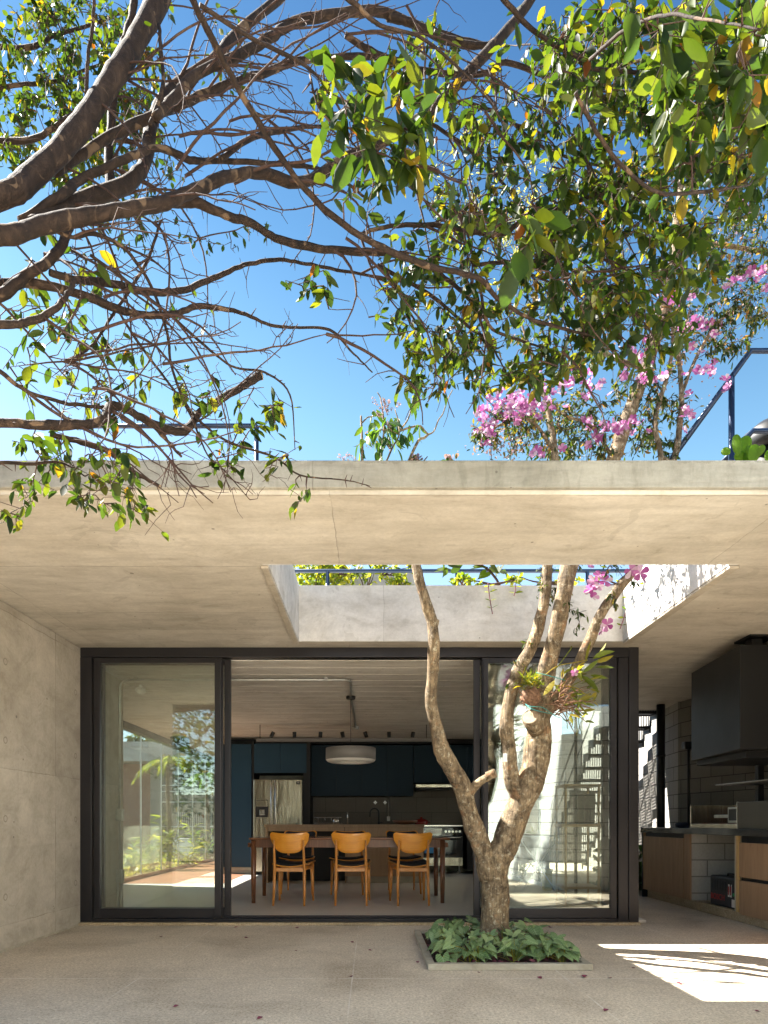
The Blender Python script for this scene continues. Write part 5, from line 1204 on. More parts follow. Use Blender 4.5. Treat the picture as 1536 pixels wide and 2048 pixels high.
for pts, ra, rb in (([(.352, 4.9, 3.09), (.15, 5.1, 3.3), (-.25, 5.35, 3.55), (-.6, 5.6, 3.75), (-1.1, 5.8, 3.9)], .040, .018), ([(.05, 5.15, 3.35), (.0, 5.5, 3.6), (-.3, 5.85, 3.8), (-.5, 6.2, 3.95)], .026, .012),
                    ([(.25, 5.0, 3.2), (.5, 5.35, 3.55), (.65, 5.6, 3.75), (.5, 5.95, 3.9)], .028, .012), ([(-.25, 5.35, 3.55), (-.7, 5.25, 3.62), (-1.2, 5.3, 3.7)], .018, .009), ([(.9, 4.95, 3.35), (.5, 5.45, 3.7), (.1, 5.9, 3.9), (-.3, 6.3, 4.1)], .018, .008), ([(.36, 4.92, 3.15), (-.2, 5.5, 3.4), (-.9, 6.0, 3.7)], .016, .008), ([(1.44, 4.95, 3.1), (1.1, 5.3, 3.5), (.9, 5.7, 3.7), (1.1, 6.1, 3.95)], .030, .014)):
    pth = catmull(pts, 5); k_ = len(pth); trunk.tube(pth, [1.5*(ra+(rb-ra)*i/(k_-1)) for i in range(k_)], 12); TB.push(pth[2:])  # unseen branches added so their shadows cross the sunlit floor
trunk.build('trunk', 'rough_bark', rbase, smooth=True)
for c, d, r_ in ((W(1062, 1436, 5.08), Vector((-0.45, -0.75, 0.42)), 0.072), (W(988, 1547, 5.095), Vector((0.9, -0.3, 0.35)), 0.036)):
    d.normalize(); B().cyl(c-d*(0.16 if r_ > .05 else .06), c+d*0.012, r_*0.96, r_, 18).build('pruned_collar', 'rough_bark', rbase, smooth=True)
    B().cyl(c+d*0.0125, c+d*0.016, r_*0.86, r_*0.80, 18).build('sawn_end', 'cut_wood', rbase)
for c_, rx_, ry_, a_, b_, cnt, ls, nl in [
 ((1000, 860), 60, 50, 4.7, 5.1, 36, .045, 12), ((1090, 830), 100, 60, 4.8, 5.2, 40, .045, 11), ((1230, 830), 130, 80, 4.8, 5.3, 70, .048, 12), ((1130, 900), 130, 22, 4.9, 5.2, 30, .05, 11),
 ((1330, 780), 60, 110, 4.8, 5.2, 45, .048, 11), ((1330, 900), 60, 30, 4.9, 5.2, 14, .05, 11), ((1430, 620), 110, 90, 4.8, 5.4, 75, .048, 12), ((1480, 660), 60, 45, 4.8, 5.2, 22, .05, 11),
 ((1120, 865), 120, 60, 5.3, 5.9, 46, .05, 11), ((1240, 880), 90, 40, 5.3, 5.8, 20, .05, 10), ((1480, 520), 80, 120, 4.9, 5.6, 60, .045, 12), ((1500, 300), 60, 120, 4.9, 5.6, 40, .045, 12),
 ((1450, 430), 110, 130, 4.9, 5.6, 80, .048, 12), ((1400, 220), 150, 150, 5.0, 5.8, 70, .048, 11), ((1300, 620), 130, 90, 4.9, 5.4, 50, .048, 11), ((1120, 640), 120, 100, 5.0, 5.5, 45, .048, 10), ((1180, 450), 120, 120, 5.0, 5.6, 38, .048, 9),
 ((1230, 1120), 18, 60, 4.7, 4.95, 6, .045, 8), ((1100, 1165), 32, 40, 5.2, 5.5, 16, .040, 10)]:
    TB.cloud(c_, rx_, ry_, a_, b_, cnt, ls, nl, r0=0.0022)
for _ in range(70): TB.grow((rng.uniform(.9, 2.15), rng.uniform(4.8, 6.2), rng.uniform(3.4, 3.85)), .0025, nleaf=11, lsize=.055)  # unseen foliage added to dapple the skylight's right face with leaf shadow
nb_lp = (list(TB.lp), list(TB.ld), list(TB.ls))
TB.lp, TB.ld, TB.ls = [], [], []
TB.cloud((1000, 370), 150, 130, 5.3, 6.0, 60, .045, 12, r0=0.002); TB.cloud((1060, 520), 110, 110, 5.2, 5.8, 30, .045, 10, r0=0.002)
leaves('young_foliage', TB.lp, TB.ld, TB.ls, 'lance', 'pale_leaf', rbase)
TB.lp, TB.ld, TB.ls = nb_lp
# leafy sprigs low on the stems
sp = []
for (px, py, Y, dx, dz) in ((1180, 1240, 5.0, -0.14, 0.06), (1185, 1235, 5.0, -0.10, 0.0), (1178, 1262, 5.02, -0.12, -0.02), (1205, 1215, 4.98, 0.10, 0.0), (1235, 1165, 4.95, -0.06, -0.1), (1245, 1160, 4.95, 0.10, -0.04), (1160, 1130, 4.9, 0.1, 0.05), (1100, 1180, 5.2, -0.08, 0.02), (1100, 1200, 5.2, 0.05, 0.08), (1063, 1290, 5.2, -0.05, 0.0), (1040, 1325, 5.2, -0.05, 0.02), (1022, 1375, 5.2, -0.04, 0.03), (1130, 1205, 4.95, 0.02, 0.0)):
    a = W(px, py, Y); TB.push([a])
    TB.grow(a+Vector((dx, -0.04, dz)), 0.002, nleaf=9, lsize=0.05, spread=0.5)
leaves('foliage', TB.lp, TB.ld, [s_*1.15 for s_ in TB.ls], 'lance', 'small_leaf', rbase, wid=nr.uniform(1.1, 1.7, len(TB.lp)))
TB.twig.build('twigs', 'twig_bark', rbase, smooth=True)
# flowers: five petals each
FL = B()
fl = []
def flc(px, py, sx_, sy_, n_, Y=4.85, r=0.033):
    for _ in range(int(n_*2.2)): fl.append((W(rng.gauss(px, sx_), rng.gauss(py, sy_), Y+rng.uniform(-0.12, 0.08)), r*rng.uniform(0.8, 1.15)))
flc(1010, 822, 26, 15, 22); flc(1060, 805, 22, 12, 16); flc(965, 865, 10, 12, 7); flc(1085, 800, 20, 20, 8); flc(1130, 760, 40, 22, 9); flc(1220, 850, 28, 9, 13); flc(1010, 790, 16, 10, 5)
flc(1290, 750, 22, 12, 6); flc(1185, 770, 16, 14, 4); flc(1410, 740, 20, 12, 5); flc(1375, 810, 9, 22, 4); flc(1455, 770, 5, 10, 2); flc(1500, 560, 28, 14, 7); flc(1400, 650, 26, 22, 7); flc(1340, 590, 20, 20, 4); flc(1475, 400, 16, 18, 4)
flc(1200, 870, 14, 16, 4); flc(1100, 900, 20, 8, 3); flc(1270, 700, 20, 20, 4)
low = [(1200, 1150, .05), (1188, 1163, .055), (1210, 1162, .055), (1180, 1180, .05), (1186, 1193, .045), (1262, 1140, .06), (1280, 1146, .06), (1285, 1160, .05), (1214, 1250, .055), (1205, 1262, .035), (1150, 1345, .03), (1195, 1172, .05), (1180, 1134, .03)]
for px, py, r_ in low: fl.append((W(px, py, 4.82), r_))
lp, ld_, ls_, ups = [], [], [], []
for c, r_ in fl:
    nrm = Vector((rng.gauss(-0.2, .6), rng.gauss(-0.9, .5), rng.gauss(0.15, .5))).normalized(); u = nrm.orthogonal().normalized(); v = nrm.cross(u)
    a0 = rng.uniform(0, 6.28)
    for k in range(5):
        a = a0+k*2*pi/5+rng.uniform(-.12, .12); d = (u*cos(a)+v*sin(a))+nrm*rng.uniform(0.1, 0.4)
        lp.append(tuple(c)); ld_.append(tuple(d)); ls_.append(r_*rng.uniform(0.85, 1.1)); ups.append(tuple(nrm))
leaves('blossoms', lp, ld_, ls_, 'petal', 'pink_petal', rbase, up=np.array(ups), wid=np.full(len(lp), 1.15), rollj=0.12)
# small cream buds among the flowers
lp = []; ld_ = []; ls_ = []
for (px, py, sx_, sy_, n_) in ((1000, 890, 30, 22, 260), (1420, 650, 40, 50, 170), (1290, 640, 60, 60, 120), (1330, 740, 30, 40, 80), (1480, 480, 40, 60, 90), (1060, 560, 80, 90, 160)):
    for _ in range(n_):
        c = W(rng.gauss(px, sx_), rng.gauss(py, sy_), rng.uniform(4.75, 5.1)); lp.append(tuple(c)); ld_.append((rng.gauss(0, 1), rng.gauss(0, 1), rng.gauss(0, 1))); ls_.append(rng.uniform(0.014, 0.024))
leaves('buds', lp, ld_, ls_, 'petal', 'cream_bud', rbase)

# epiphytes tied to the stem: roots ball, spiky tuft, orchid canes
e = thing('orchid_clump', W(1120, 1400, 5.05), 'orchid with yellow green canes and narrow leaves tied to the right stem', 'orchid')
mb = B(); lp, ld_, ls_ = [], [], []
for k in range(46):
    a = W(rng.gauss(1112, 12), rng.gauss(1405, 16), 5.02+rng.uniform(-0.08, 0.06)); L = rng.uniform(0.10, 0.30)
    d = Vector((rng.gauss(0.75, .35), rng.gauss(-0.25, .3), rng.gauss(0.35, .5))).normalized()
    b_ = a+d*L+Vector((0, 0, -0.03*rng.random())); mb.tube(catmull([a, a.lerp(b_, .5)+Vector((0, 0, 0.02)), b_], 3), [0.004, 0.0045, 0.004, 0.0035, 0.003, 0.003, 0.002], 6)
    if k % 3: 
        for q in range(2): lp.append(tuple(a.lerp(b_, rng.uniform(.7, 1)))); ld_.append(tuple(d+Vector((rng.gauss(0, .6), rng.gauss(0, .4), rng.gauss(0.1, .6))))); ls_.append(rng.uniform(0.05, 0.10))
mb.build('canes', 'root_fibre', e, smooth=True)
for (px, py, dx, dz, L) in ((1172, 1325, .15, 1, .17), (1185, 1318, .9, .5, .16), (1190, 1335, 1, .0, .15), (1165, 1345, .4, .3, .15), (1195, 1310, .8, .9, .12), (1160, 1350, 1, -.7, .2), (1150, 1330, .2, -.8, .14), (1155, 1405, .5, -.7, .12), (1158, 1400, .9, .3, .12), (1110, 1360, -.6, -.8, .16), (1180, 1350, 1, -.2, .14), (1150, 1415, .3, -1, .1), (1190, 1325, 1, .3, .14), (1175, 1360, .8, .2, .12)):
    lp.append(tuple(W(px, py, 4.95))); ld_.append((dx, rng.uniform(-.4, .1), dz)); ls_.append(L)
leaves('foliage', lp, ld_, ls_, 'oval', 'orchid_leaf', e, wid=np.full(len(lp), 0.75))
mb = B()
for k in range(9):
    a = W(rng.uniform(1130, 1165), rng.uniform(1380, 1420), 5.0); ps = [a]
    for q in range(5): ps.append(ps[-1]+Vector((rng.uniform(-0.01, .02), rng.uniform(-.01, .01), -0.04)))
    mb.tube(ps, 0.0025, 5)
for (pts) in ([(1090, 1350), (1115, 1332), (1150, 1325), (1175, 1320)], [(1100, 1370), (1150, 1375), (1170, 1388), (1182, 1387)], [(1110, 1340), (1140, 1300), (1143, 1292)]):
    mb.tube(catmull([W(a, b_, 4.98) for a, b_ in pts], 5), 0.004, 6)
mb.build('aerial_roots', 'orchid_leaf', e, smooth=True)
e = thing('air_plant', W(1062, 1366, 5.05), 'spiky green tuft above a brown root ball between the two stems', 'epiphyte')
def ballf(u, v):
    la = pi*v-pi/2; lo = 2*pi*u; r_ = 0.068*(1+0.10*sin(lo*5+la*7)+0.07*sin(lo*11+la*3)); c = W(1061, 1394, 5.05)
    return (c.x+r_*1.05*cos(la)*cos(lo), c.y+r_*cos(la)*sin(lo), c.z+r_*sin(la))
B().grid(ballf, 36, 22).build('root_ball', 'root_fibre', e, smooth=True)
mb = B()
for k in range(220):
    a = W(1061, 1394, 5.05)+Vector((rng.gauss(0, 1), rng.gauss(0, 1), rng.gauss(0, 1))).normalized()*0.066
    ps = [a]
    for q in range(3): ps.append(ps[-1]+Vector((rng.gauss(0, 1), rng.gauss(0, 1), rng.gauss(0, 1)))*0.013)
    mb.tube(ps, 0.0016, 4, False)
mb.build('root_fibres', 'root_fibre', e)
lp, ld_, ls_ = [], [], []
for k in range(190):
    c = W(rng.gauss(1062, 9), rng.gauss(1366, 8), 5.05+rng.uniform(-.04, .04)); lp.append(tuple(c)); ld_.append((rng.gauss(-0.25, .7), rng.gauss(-.4, .6), rng.gauss(0.45, .6))); ls_.append(rng.uniform(0.045, 0.095))
leaves('spiky_leaves', lp, ld_, ls_, 'lance', 'orchid_leaf', e, wid=np.full(len(lp), 0.38))
mb = B()
for pts in ([(1042, 1400, 5.15), (1058, 1412, 4.97), (1085, 1415, 4.96), (1110, 1432, 5.05), (1120, 1435, 5.2)], [(1042, 1398, 5.15), (1060, 1416, 4.96), (1090, 1425, 4.97), (1118, 1430, 5.1)], [(1072, 1345, 5.0), (1100, 1352, 4.95), (1135, 1362, 4.98)]):
    mb.tube(catmull([W(*p) for p in pts], 5), 0.0028, 6)
tag(mb.build('tie_cord', 'teal_cord', smooth=True), 'thin teal cord tying the orchid and root ball to the stem', 'cord')
t = thing('pale_card', W(1009, 1515, 5.05), 'small white card in front of the middle stem', 'tag')  # card added for a pale rectangle that reads like a wall switch
c = W(1010, 1515, 5.10)
B().box(c.x-0.017, c.x+0.017, c.y-0.002, c.y, c.z-0.033, c.z+0.033).build('card', 'white_plastic', t)
B().box(c.x-0.004, c.x+0.004, c.y-0.004, c.y-0.0025, c.z+0.018, c.z+0.026).build('nail', 'chrome', t)

# hanging vines at the skylight edge
GV = 'vines hanging over the skylight edge'
def vine(label, pts, Y, nl):
    t = thing('hanging_vine', W(*pts[0], Y), label, 'vine', GV)
    path = catmull([W(a, b_, Y) for a, b_ in pts], 6)
    B().tube(path, 0.004, 5).build('stem', 'petal_dark', t, smooth=True)
    lp = []; ld_ = []; ls_ = []
    for k in range(nl):
        p = path[int((k+0.5)/nl*(len(path)-1))]
        for s_ in (-1, 1): lp.append(tuple(p)); ld_.append((s_*0.9, -0.3, rng.uniform(-.1, .45))); ls_.append(rng.uniform(0.05, 0.085))
    leaves('foliage', lp, ld_, ls_, 'oval', 'yellow_leaf', t, wid=np.full(len(lp), 0.8))
vine('short vine of paired leaves hanging below the rail post left of the stems', [(976, 1166), (978, 1185), (981, 1205), (985, 1228)], 6.10, 4)
vine('tiny vine hanging just left of the middle stem', [(1030, 1166), (1031, 1180), (1028, 1192)], 6.10, 2)
vine('long thin vine hanging in the right corner of the skylight', [(1262, 1170), (1257, 1200), (1248, 1235), (1240, 1258)], 6.08, 5)
vine('small vine trailing at the right face of the skylight', [(1285, 1165), (1300, 1175), (1308, 1190)], 5.7, 2)

# roof planting seen over the skylight edge and beyond
def leafmass(name, label, cat, boxes, kind, m, n_, size, group=None, stemn=10):
    t = thing(name, boxes[0], label, cat, group)
    lp, ld_, ls_ = [], [], []; mb = B()
    for (cx_, cy_, cz_, ax, ay, az) in [b_ if len(b_) == 6 else (*b_, .3, .3, .3) for b_ in boxes[1:]]:
        cl = [(cx_+rng.uniform(-ax, ax), cy_+rng.uniform(-ay, ay), cz_+rng.uniform(-az, az)) for _ in range(max(3, n_//14))]
        for _ in range(n_):
            q = rng.choice(cl); s_ = min(ax, az)*0.35
            lp.append((q[0]+rng.gauss(0, s_), q[1]+rng.gauss(0, s_), q[2]+rng.gauss(0, s_))); ld_.append((rng.gauss(0, 1), rng.gauss(-.3, 1), rng.gauss(0, .8))); ls_.append(size*rng.uniform(.6, 1.3))
        for q in cl[:stemn]:
            mb.tube(catmull([(cx_+rng.uniform(-ax, ax)*.3, cy_, cz_-az), (q[0]*.5+cx_*.5, q[1], (q[2]+cz_-az)/2), q], 3), [0.012, .01, .009, .008, .006, .005, .003], 5, False)
    leaves('foliage', lp, ld_, ls_, kind, m, t)
    mb.build('stems', 'twig_bark', t, smooth=True); return t
leafmass('roof_shrub', 'yellow green shrub behind the left part of the skylight railing', 'shrub', [(-1.2, 9.0, 2.9), (X(625, 9.1), 9.2, Z(1150, 9.1), .45, .4, .35), (X(570, 9.1), 9.4, Z(1150, 9.1), .4, .4, .4)], 'oval', 'yellow_leaf', 900, .09)
leafmass('roof_creeper', 'light green creeper spreading over the pale parapet', 'creeper', [(0, 8.6, 2.9), (X(735, 8.9), 8.9, Z(1160, 8.9), .28, .2, .16), (X(690, 8.9), 8.9, Z(1140, 8.9), .25, .2, .06), (X(775, 8.9), 8.9, Z(1140, 8.9), .3, .2, .06), (X(800, 8.9), 8.9, Z(1165, 8.9), .2, .2, .05)], 'oval', 'yellow_leaf', 110, .085)
leafmass('flowering_groundcover', 'leafy ground cover with small yellow flowers along the right of the skylight edge', 'plant', [(1.8, 6.4, 3.0), (X(990, 6.3), 6.35, Z(1158, 6.3), .3, .08, .035), (X(925, 6.3), 6.35, Z(1162, 6.3), .1, .08, .03), (X(1100, 6.3), 6.35, Z(1155, 6.3), .4, .08, .05), (X(1230, 6.3), 6.35, Z(1155, 6.3), .25, .08, .06)], 'oval', 'yellow_leaf', 75, .06)
t = thing('broad_leaf_plant', W(970, 1150, 6.5), 'round leaved green plant behind the skylight edge', 'plant')
lp = [tuple(W(px, py, 6.5)) for px, py in ((950, 1135), (962, 1128), (878, 1140), (890, 1135), (972, 1145), (982, 1133), (905, 1135), (1000, 1135), (1010, 1148))]
leaves('foliage', lp, [(rng.gauss(.3, .5), -.3, rng.gauss(-.4, .4)) for _ in lp], [.14]*len(lp), 'heart', 'tree_leaf', t)
B().tube(catmull([W(1000, 1175, 6.5), W(990, 1155, 6.5), W(960, 1130, 6.5), W(880, 1120, 6.5)], 4), .012, 6).build('stem', 'twig_bark', t, smooth=True)

# C: small tree with drooping leaves and pale flower spikes on the roof
Yc = 4.5
t = thing('roof_sapling', W(760, 923, Yc), 'small roof tree with drooping leaves and pale flower sprays', 'sapling')
mb = B()
for pts, w0, w1 in (([(725, 940), (724, 880), (722, 832)], 6, 4), ([(725, 845), (735, 835), (745, 833), (760, 828)], 3, 2), ([(760, 940), (765, 890), (768, 850), (762, 800), (755, 785)], 5, 2), ([(772, 925), (785, 895), (798, 870), (796, 840), (790, 820)], 4, 2), ([(800, 860), (815, 840), (823, 815), (826, 790)], 4, 2), ([(800, 862), (820, 855), (840, 852), (850, 862), (857, 868), (868, 862), (877, 840), (886, 827), (895, 800), (905, 780)], 4, 2),
                    ([(815, 930), (825, 905), (838, 880), (848, 876), (857, 868)], 6, 5), ([(735, 875), (750, 862), (775, 860), (797, 868)], 3, 2), ([(845, 925), (855, 913)], 3, 2), ([(765, 795), (770, 812), (775, 830)], 2, 2)):
    pth = catmull([W(a, b_, Yc) for a, b_ in pts], 5); k = len(pth)
    mb.tube(pth, [(w0+(w1-w0)*i/(k-1))*Yc/FP/2 for i in range(k)], 8)
mb.build('stems', 'rough_bark', t, smooth=True)
lp, ld_, ls_ = [], [], []
for (px, py, sx_, sy_, n_) in ((775, 850, 14, 12, 22), (780, 880, 14, 12, 12), (826, 800, 6, 10, 8), (745, 830, 6, 8, 4), (728, 885, 6, 12, 9), (798, 875, 10, 10, 10), (757, 885, 5, 6, 3), (835, 850, 12, 5, 5), (770, 910, 12, 6, 6)):
    for _ in range(n_): lp.append(tuple(W(rng.gauss(px, sx_), rng.gauss(py-8, sy_), Yc+rng.uniform(-.08, .08)))); ld_.append((rng.gauss(0, .45), rng.gauss(0, .4), rng.gauss(-.9, .3))); ls_.append(rng.uniform(.07, .13))
leaves('foliage', lp, ld_, ls_, 'long', 'long_leaf', t, wid=np.full(len(lp), 1.9))
lp, ld_, ls_ = [], [], []
for a, b_ in (((770, 825), (742, 796)), ((770, 820), (768, 798)), ((775, 826), (800, 806)), ((765, 835), (745, 822)), ((772, 822), (780, 800)), ((735, 868), (760, 866)), ((740, 895), (750, 878)), ((780, 900), (778, 880)), ((715, 925), (692, 908)), ((700, 928), (678, 912)), ((775, 845), (780, 860))):
    for k in range(46):
        u = rng.random(); lp.append(tuple(W(a[0]+(b_[0]-a[0])*u+rng.gauss(0, 2.2), a[1]+(b_[1]-a[1])*u+rng.gauss(0, 2.2), Yc-.03))); ld_.append((rng.gauss(0, 1), rng.gauss(0, 1), rng.gauss(0, 1))); ls_.append(rng.uniform(.008, .014))
leaves('flower_sprays', lp, ld_, ls_, 'petal', 'cream_bud', t)
lp = [tuple(W(rng.choice((830, 836, 826, 893, 897, 905, 912)), 923-rng.uniform(0, 5), Yc)) for _ in range(26)]
tw = thing('roof_blossom', W(860, 925, Yc), 'low white flowers peeping over the roof edge', 'plant')
leaves('blossoms', lp, [(rng.gauss(0, 1), rng.gauss(-.6, .5), rng.gauss(.3, 1)) for _ in lp], [.04]*26, 'petal', 'cream_bud', tw)
leaves('foliage', lp, [(rng.gauss(0, 1), rng.gauss(-.6, .5), rng.gauss(-.2, 1)) for _ in lp], [.04]*26, 'oval', 'long_leaf', tw)

# ---------------------------------------------------------------- pit planting
GC = 'arrow leaved plants round the tree trunk'
spots = [((895, 1872), 'arrow leaved plant at the back left of the tree pit', 17), ((885, 1895), 'arrow leaved plant at the left kerb of the tree pit', 15), ((930, 1862), 'arrow leaved plant just left of the trunk base', 13),
         ((935, 1912), 'low arrow leaved plant left of the trunk near the front kerb', 11), ((958, 1928), 'smallest arrow leaved plant at the front kerb, in front of the trunk', 7), ((1005, 1885), 'arrow leaved plant with upright leaves directly before the trunk', 13),
         ((1030, 1862), 'arrow leaved plant behind and right of the trunk', 13), ((1062, 1885), 'arrow leaved plant in the right middle of the tree pit', 17), ((1030, 1915), 'arrow leaved plant at the front kerb right of the trunk', 15),
         ((1095, 1905), 'arrow leaved plant at the right of the pit', 15), ((1125, 1925), 'arrow leaved plant in the front right corner of the pit', 12)]
for (px, py), lab, n_ in spots:
    Y = min(max(FP*(H-0.03)/(py+12-CY), py0+0.12), py1-0.12); x0_ = X(px, Y)
    t = thing('arrow_leaf_plant', (x0_, Y, 0.03), lab, 'plant', GC)
    lp, ld_, ls_ = [], [], []; mb = B()
    for k in range(int(n_*1.4)):
        a = rng.uniform(0, 2*pi); rr_ = rng.uniform(0.03, 0.21); hh = rng.uniform(0.05, 0.185)*(1-rr_*1.7)
        tip = Vector((min(max(x0_+rr_*cos(a), px0+0.09), px1-0.10), min(max(Y+rr_*sin(a), py0+0.13), py1-0.08), 0.03+hh))
        mb.tube(catmull([Vector((x0_+rng.uniform(-.02, .02), Y+rng.uniform(-.02, .02), 0.02)), Vector(((x0_+tip.x)/2, (Y+tip.y)/2, 0.03+hh*0.75)), tip], 3), 0.0022, 5, False)
        d = (cos(a)*.9+rng.gauss(0, .4), sin(a)-0.7+rng.gauss(0, .3), rng.gauss(-0.45, .3)); lp.append(tuple(tip)); ld_.append(d); ls_.append(rng.uniform(0.070, 0.118))
    leaves('foliage', lp, ld_, ls_, 'heart', 'cover_leaf', t, up=np.tile((0, -0.6, 1.0), (len(lp), 1)), wid=nr.uniform(.85, 1.1, len(lp)), rollj=.25)
    mb.build('stems', 'orchid_leaf', t, smooth=True)
lp, ld_, ls_ = [], [], []
for _ in range(420):
    lp.append((rng.uniform(px0+.06, px1-.06), rng.uniform(py0+.06, py1-.06), rng.uniform(.034, .05))); ld_.append((rng.gauss(0, 1), rng.gauss(0, 1), rng.gauss(0, .15))); ls_.append(rng.uniform(.025, .055))
o = leaves('leaf_litter', lp, ld_, ls_, 'oval', 'litter'); tag(o, 'dark red fallen leaf litter in the tree pit', 'leaf litter', kind='stuff')

# fallen petals on the patio
for i, (px, py, where) in enumerate([(322, 1875, 'near the left wall, left of the first floor joint'), (492, 1877, 'in front of the left sliding panel'), (594, 1857, 'close to the door step below the left dining chair'), (704, 1886, 'by the long floor joint, nearest the door'), (740, 1902, 'just right of the long floor joint'), (702, 1955, 'on the crossing of two floor joints'),
                    (352, 2015, 'in the left foreground'), (520, 2039, 'at the bottom edge left of the middle'), (592, 1903, 'midway between the door and the front, left of the long joint'), (835, 1926, 'against the left side of the pit kerb'), (978, 1932, 'on the front kerb bar of the pit'), (958, 1947, 'just in front of the pit kerb'), (1079, 1958, 'in front of the right half of the pit'),
                    (1169, 1955, 'off the front right corner of the pit'), (1220, 1958, 'between the pit and the sunlit patch'), (1212, 2023, 'lying on the joint in the right foreground'), (1100, 1856, 'behind the pit near the right door panel'), (1247, 1850, 'at the foot of the corner post'), (1359, 1969, 'reddest, in the middle of the sunlit patch'), (1267, 1938, 'at the left edge of the sunlit patch'), (472, 1856, 'tiny, at the door step under the left door stile'), (1515, 2025, 'in the bottom right corner')]):
    Y = FP*H/(py-CY); c = (X(px, Y), Y, 0.004 if i != 10 else 0.05)
    t = thing('fallen_petal', c, 'dark red fallen petal '+where, 'fallen petal', 'fallen petals on the patio floor')
    s_ = rng.uniform(.028, .044); an = rng.uniform(0, 6.28)
    def pt(u, v):
        a_ = 2*v-1; wv = 0.42*s_*sin(pi*min(max(u, 0.03), 0.97))
        x_ = (u-0.5)*s_; y_ = a_*wv; z_ = 0.001+0.35*s_*(u-0.3)**2+0.22*a_*a_*s_*sin(pi*u)
        return (c[0]+x_*cos(an)-y_*sin(an), c[1]+x_*sin(an)+y_*cos(an), c[2]+z_)
    B().grid(pt, 8, 5).build('blade', 'petal_dark', t, smooth=True)
    B().tube([(c[0]-.5*s_*cos(an), c[1]-.5*s_*sin(an), c[2]+.002), (c[0]-.8*s_*cos(an+.3), c[1]-.8*s_*sin(an+.3), c[2]+.004)], .0008, 4).build('stalk', 'twig_bark', t)

# ---------------------------------------------------------------- palm garden
def palm(label, px, Y, hz, tr, nf):
    x = X(px, Y); t = thing('garden_palm', (x, Y, 0), label, 'palm', 'palms in the glazed garden')
    mb = B(); pts = [(x+0.02*sin(k*.7), Y, hz*k/8) for k in range(9)]; mb.tube(pts, [tr*(1.3-.5*k/8) for k in range(9)], 10)
    for k in range(14): mb.lathe((x+0.02*sin(k*.4), Y, hz*(k+.5)/14), [(tr*(1.28-.5*k/14)+.001, 0), (tr*(1.28-.5*k/14)+.005, .008), (tr*(1.28-.5*k/14)+.001, .016)], 10)
    mb.build('trunk', 'rough_bark', t, smooth=True)
    st = B(); lp, ld_, ls_ = [], [], []
    for f in range(nf):
        a = 2*pi*f/nf+rng.uniform(-.2, .2); L = rng.uniform(.5, .75); el = rng.uniform(.25, .95)
        ps = [Vector((x+cos(a)*L*u*cos(el*(1-u)*1.0), Y+sin(a)*L*u*cos(el*(1-u)), hz+L*(sin(el)*u*1.1-.95*u*u))) for u in [k/10 for k in range(11)]]
        st.tube(ps, [.009-.0007*k for k in range(11)], 5, False)
        for k in range(1, 11):
            for q in range(3):
                p = ps[k-1].lerp(ps[k], q/3); ax = (ps[k]-ps[k-1]).normalized(); sd = Vector((-sin(a), cos(a), 0))
                for s_ in (-1, 1): lp.append(tuple(p)); ld_.append(tuple(ax*.6+sd*s_*.8+Vector((0, 0, -.45)))); ls_.append(.19*(1-.4*abs(k/10-.4)))
    st.build('frond_stems', 'orchid_leaf', t, smooth=True)
    leaves('fronds', lp, ld_, ls_, 'lance', 'long_leaf' if nf > 9 else 'yellow_leaf', t, wid=np.full(len(lp), .38), rollj=.2)
palm('slim palm with yellow fronds nearest the left glass panel', 337, 13.6, 2.25, .042, 9)
palm('second slim palm deeper in the glazed garden', 415, 17.0, 2.2, .045, 10)
def blades(label, px, Y, n_, L, m, sp=.5):
    x = X(px, Y); t = thing('garden_ginger', (x, Y, 0), label, 'plant', 'garden plants beyond the corridor glass')
    lp, ld_, ls_ = [], [], []; mb = B()
    for k in range(n_):
        a = rng.uniform(0, 6.28); hh = rng.uniform(.35, 1.0)*L; b_ = Vector((x+cos(a)*sp*hh*.5, Y+sin(a)*sp*hh*.5, hh))
        pth = catmull([Vector((x+rng.uniform(-.05, .05), Y+rng.uniform(-.05, .05), 0)), Vector((x+cos(a)*sp*hh*.12, Y+sin(a)*sp*hh*.12, hh*.55)), b_], 4); mb.tube(pth, .006, 5, False)
        for q in range(9):
            p = pth[len(pth)-1-q % 6]; s_ = 1 if q % 2 else -1
            lp.append(tuple(p)); ld_.append((cos(a)*.5+s_*sin(a)*.7, sin(a)*.5-s_*cos(a)*.7, rng.uniform(-.2, .8))); ls_.append(rng.uniform(.16, .30))
    mb.build('stems', 'orchid_leaf', t, smooth=True)
    leaves('foliage', lp, ld_, ls_, 'long', m, t, wid=np.full(len(lp), .9))
blades('tall yellow green ginger plant at the foot of the nearest palm', 340, 13.3, 9, 1.15, 'yellow_leaf')
blades('arching green plant left of the palm foot', 305, 12.9, 10, .85, 'orchid_leaf', .9)
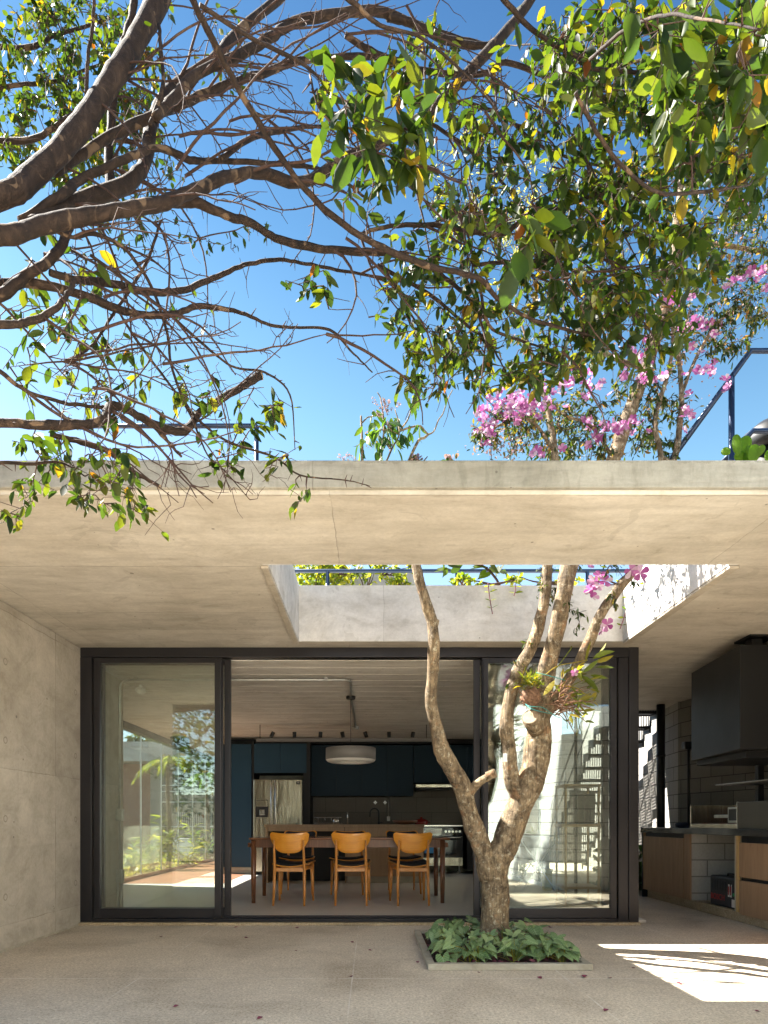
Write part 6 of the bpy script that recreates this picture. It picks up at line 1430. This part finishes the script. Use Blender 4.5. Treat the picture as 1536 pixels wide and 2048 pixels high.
blades('single tall plant between the two palms', 392, 15.2, 6, 1.0, 'yellow_leaf', .4)
blades('low plant at the left end of the glass', 268, 12.2, 9, .6, 'orchid_leaf', 1.0)
blades('low variegated plant beside the palm foot on the right', 372, 14.2, 10, .5, 'pale_leaf', 1.1)
blades('dark green plant under the second palm', 412, 16.3, 10, .9, 'long_leaf', .8)
blades('low green plant at the back of the bed', 285, 14.8, 8, .5, 'long_leaf', 1.0)
lp = [(rng.uniform(-6.5, -4.1), rng.uniform(10.4, 17), rng.uniform(0.0, .16)) for _ in range(4200)]
o = leaves('ground_cover', lp, [(rng.gauss(0, 1), rng.gauss(0, 1), rng.gauss(.4, .5)) for _ in lp], nr.uniform(.05, .12, len(lp)), 'oval', 'pale_leaf'); tag(o, 'low pale ground cover in the glazed garden', 'ground cover', kind='stuff')
leafmass('climbing_shrub', 'green climber spilling over the edge of the opposite roof', 'shrub', [(-5, 18.3, 2.6), (X(345, 18.2), 18.1, Z(1535, 18.2), .5, .1, .25), (X(420, 18.2), 18.1, Z(1535, 18.2), .45, .1, .3), (X(275, 19), 19.3, Z(1480, 19), .3, .3, .15)], 'oval', 'tree_leaf', 420, .11)
# dark plants in the yard behind the corner post
leafmass('yard_plant', 'dark broad leaved plant in the yard behind the corner post', 'plant', [(3.9, 9.6, 0), (3.92, 9.55, .35, .22, .25, .33), (3.75, 9.9, .3, .3, .3, .3)], 'oval', 'dark_leaf', 90, .26)
leafmass('yard_plant', 'light green plant at the end of the side yard seen through the right glass', 'plant', [(3.0, 12.6, 0), (2.95, 12.6, .5, .25, .3, .3)], 'long', 'yellow_leaf', 110, .3)
# trees behind the photographer: seen only as reflections in the glass
for (x, y, lb) in ((-3.0, -6.0, 'bushy garden tree behind the photographer on the left'), (-0.6, -7.0, 'bushy garden tree behind the photographer in the middle'), (-6.0, -6.5, 'bushy garden tree at the far left behind the photographer')):
    leafmass('garden_tree', lb, 'tree', [(x, y, 0), (x, y, 3.0, 1.2, 1.0, 1.5)], 'oval', 'tree_leaf', 2600, .16, stemn=30)
